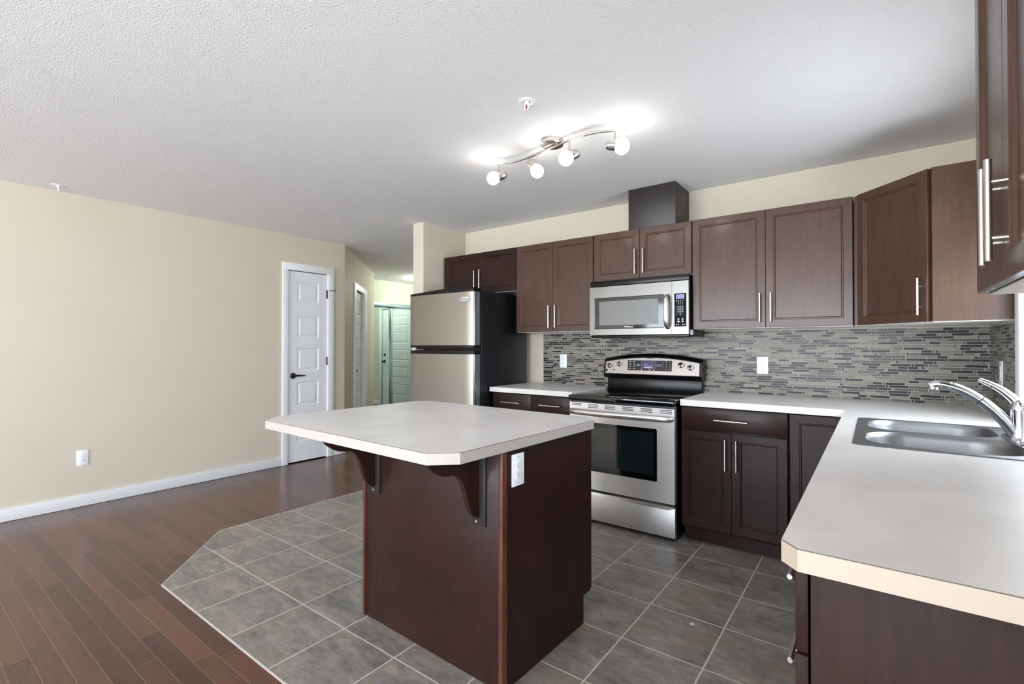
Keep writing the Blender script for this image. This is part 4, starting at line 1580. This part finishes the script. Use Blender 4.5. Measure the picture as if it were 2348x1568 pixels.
# tiny items
cr = mb('washer')
bm = bmesh.new()
bmesh.ops.create_icosphere(bm, subdivisions=1, radius=0.003)
for v_ in bm.verts:
    v_.co.z *= 0.5
    v_.co += Vector((-1.992, 1.474, CZ1 + 0.0014))
cr.from_bm(bm)
bm.free()
tag(cr.build('crumb', origin=(-1.992, 1.474, CZ1)), 'tiny white crumb lying on the island countertop', 'crumb')
ws = mb('washer').lathe((-0.666, 2.244, 0.003), (0, 0, 1), [(0, 0.010), (0.0018, 0.010), (0.0018, 0.004), (0, 0.004)], 20, False, False)
tag(ws.build('washer_ring', origin=(-0.666, 2.244, 0.003)), 'small pale ring lying on a grey floor tile near the stove', 'washer')

# ------------------------------------------------------------------ track light
BZ = 2.40
tl = thing('track_light', 'brushed nickel wavy bar ceiling light with four lit glass spots', 'ceiling light', (-1.482, 2.368, H))
cn = mb('kitchen_lamp_metal')
cn.lathe((-1.482, 2.368, H), (0, 0, -1), [(0, 0.064), (0.004, 0.066), (0.024, 0.066), (0.030, 0.062), (0.031, 0.03), (0.031, 0.001)], 36)
for q in (-0.035, 0.035):
    cn.cyl((-1.482 + q, 2.368 - q * 0.25, H - 0.031), (-1.482 + q, 2.368 - q * 0.25, BZ), 0.004, 10)
cn.build('canopy', tl)
barp = [(-1.937, 2.350), (-1.883, 2.386), (-1.801, 2.412), (-1.707, 2.415), (-1.611, 2.400), (-1.508, 2.376), (-1.407, 2.357), (-1.318, 2.343), (-1.237, 2.340), (-1.169, 2.354), (-1.112, 2.382), (-1.040, 2.420)]
mb('kitchen_lamp_metal').tube(smooth_path([(a, b, BZ) for a, b in barp], 4), 0.0065, 12).build('bar', tl)
heads = [((-1.883, 2.386), (-1.868, 2.402, 2.327), (-1.918, 2.352, 2.303), 0.040),
         ((-1.611, 2.400), (-1.640, 2.383, 2.348), (-1.597, 2.396, 2.283), 0.039),
         ((-1.358, 2.350), (-1.331, 2.374, 2.327), (-1.376, 2.325, 2.293), 0.042),
         ((-1.102, 2.387), (-1.128, 2.374, 2.324), (-1.069, 2.402, 2.314), 0.044)]
for (bx_, by_), cupc, glc, gr in heads:
    stem = mb('kitchen_lamp_metal').cyl((bx_, by_, BZ), (bx_, by_, 2.345), 0.0055, 12)
    so_ = stem.build('spot_head', tl)
    c_, g_ = Vector(cupc), Vector(glc)
    ax = (g_ - c_).normalized()
    L = (g_ - c_).length
    cu = mb('kitchen_lamp_metal')
    cu.lathe(c_ - ax * 0.026, ax, [(0, 0.001), (0.003, 0.012), (0.010, 0.020), (0.022, 0.025), (0.034, 0.0265), (0.060, 0.027)], 24)
    cu.build('spot_cup', so_)
    gl = mb('glass_lamp')
    s0 = 0.030
    gl.lathe(c_ + ax * s0, ax, [(0, 0.025), (0.010, gr * 0.80), (0.024, gr * 0.96), (0.038, gr), (0.052, gr * 0.92), (0.066, gr * 0.66), (0.074, gr * 0.35), (0.076, 0.001)], 28)
    tag(gl.build('glass_shade', so_, angle=60), 'glowing frosted glass shade')

# ------------------------------------------------------------------ sprinklers


def sprinkler(label, x, y_, drop=0.045):
    t = thing('fire_sprinkler', label, 'sprinkler', (x, y_, H), 0, 'ceiling sprinklers')
    mb('white').lathe((x, y_, H), (0, 0, -1), [(0, 0.042), (0.002, 0.041), (0.006, 0.030), (0.006, 0.018), (0.002, 0.016)], 28, True, False).build('escutcheon', t)
    b = mb('white')
    b.lathe((x, y_, H - 0.001), (0, 0, -1), [(0, 0.013), (0.014, 0.013), (0.016, 0.009)], 16)
    b.tube([(x - 0.011, y_, H - 0.014), (x - 0.012, y_, H - 0.028), (x - 0.004, y_, H - 0.042)], 0.003, 8)
    b.tube([(x + 0.011, y_, H - 0.014), (x + 0.012, y_, H - 0.028), (x + 0.004, y_, H - 0.042)], 0.003, 8)
    b.lathe((x, y_, H - 0.041), (0, 0, -1), [(0, 0.006), (0.004, 0.005), (0.005, 0.016), (0.006, 0.015)], 16)
    b.build('frame', t)
    mb('red').cyl((x, y_, H - 0.016), (x, y_, H - 0.041), 0.0028, 8).build('glass_bulb', t)


sprinkler('white pendent sprinkler on the ceiling just left of the track light', -1.345, 1.915)
sprinkler('white sprinkler on the ceiling at far left above the plain wall', -4.811, 0.852)
sprinkler('small sprinkler on the hall ceiling before the mirrored closet', -6.543, 5.281)

# hall ceiling lamp, round the corner behind the fridge wall; its glow is seen on the hall ceiling
hl = thing('hall_ceiling_light', 'round hall ceiling light hidden behind the fridge wall', 'ceiling light', (-6.25, 5.95, H))
mb('kitchen_lamp_metal').lathe((-6.25, 5.95, H), (0, 0, -1), [(0, 0.07), (0.012, 0.07), (0.016, 0.02), (0.05, 0.016)], 32).build('canopy', hl)
mb('hall_lamp').lathe((-6.25, 5.95, H - 0.045), (0, 0, -1), [(0, 0.02), (0.02, 0.075), (0.05, 0.11), (0.085, 0.115), (0.12, 0.09), (0.145, 0.04), (0.15, 0.001)], 32).build('glass_globe', hl, angle=60)
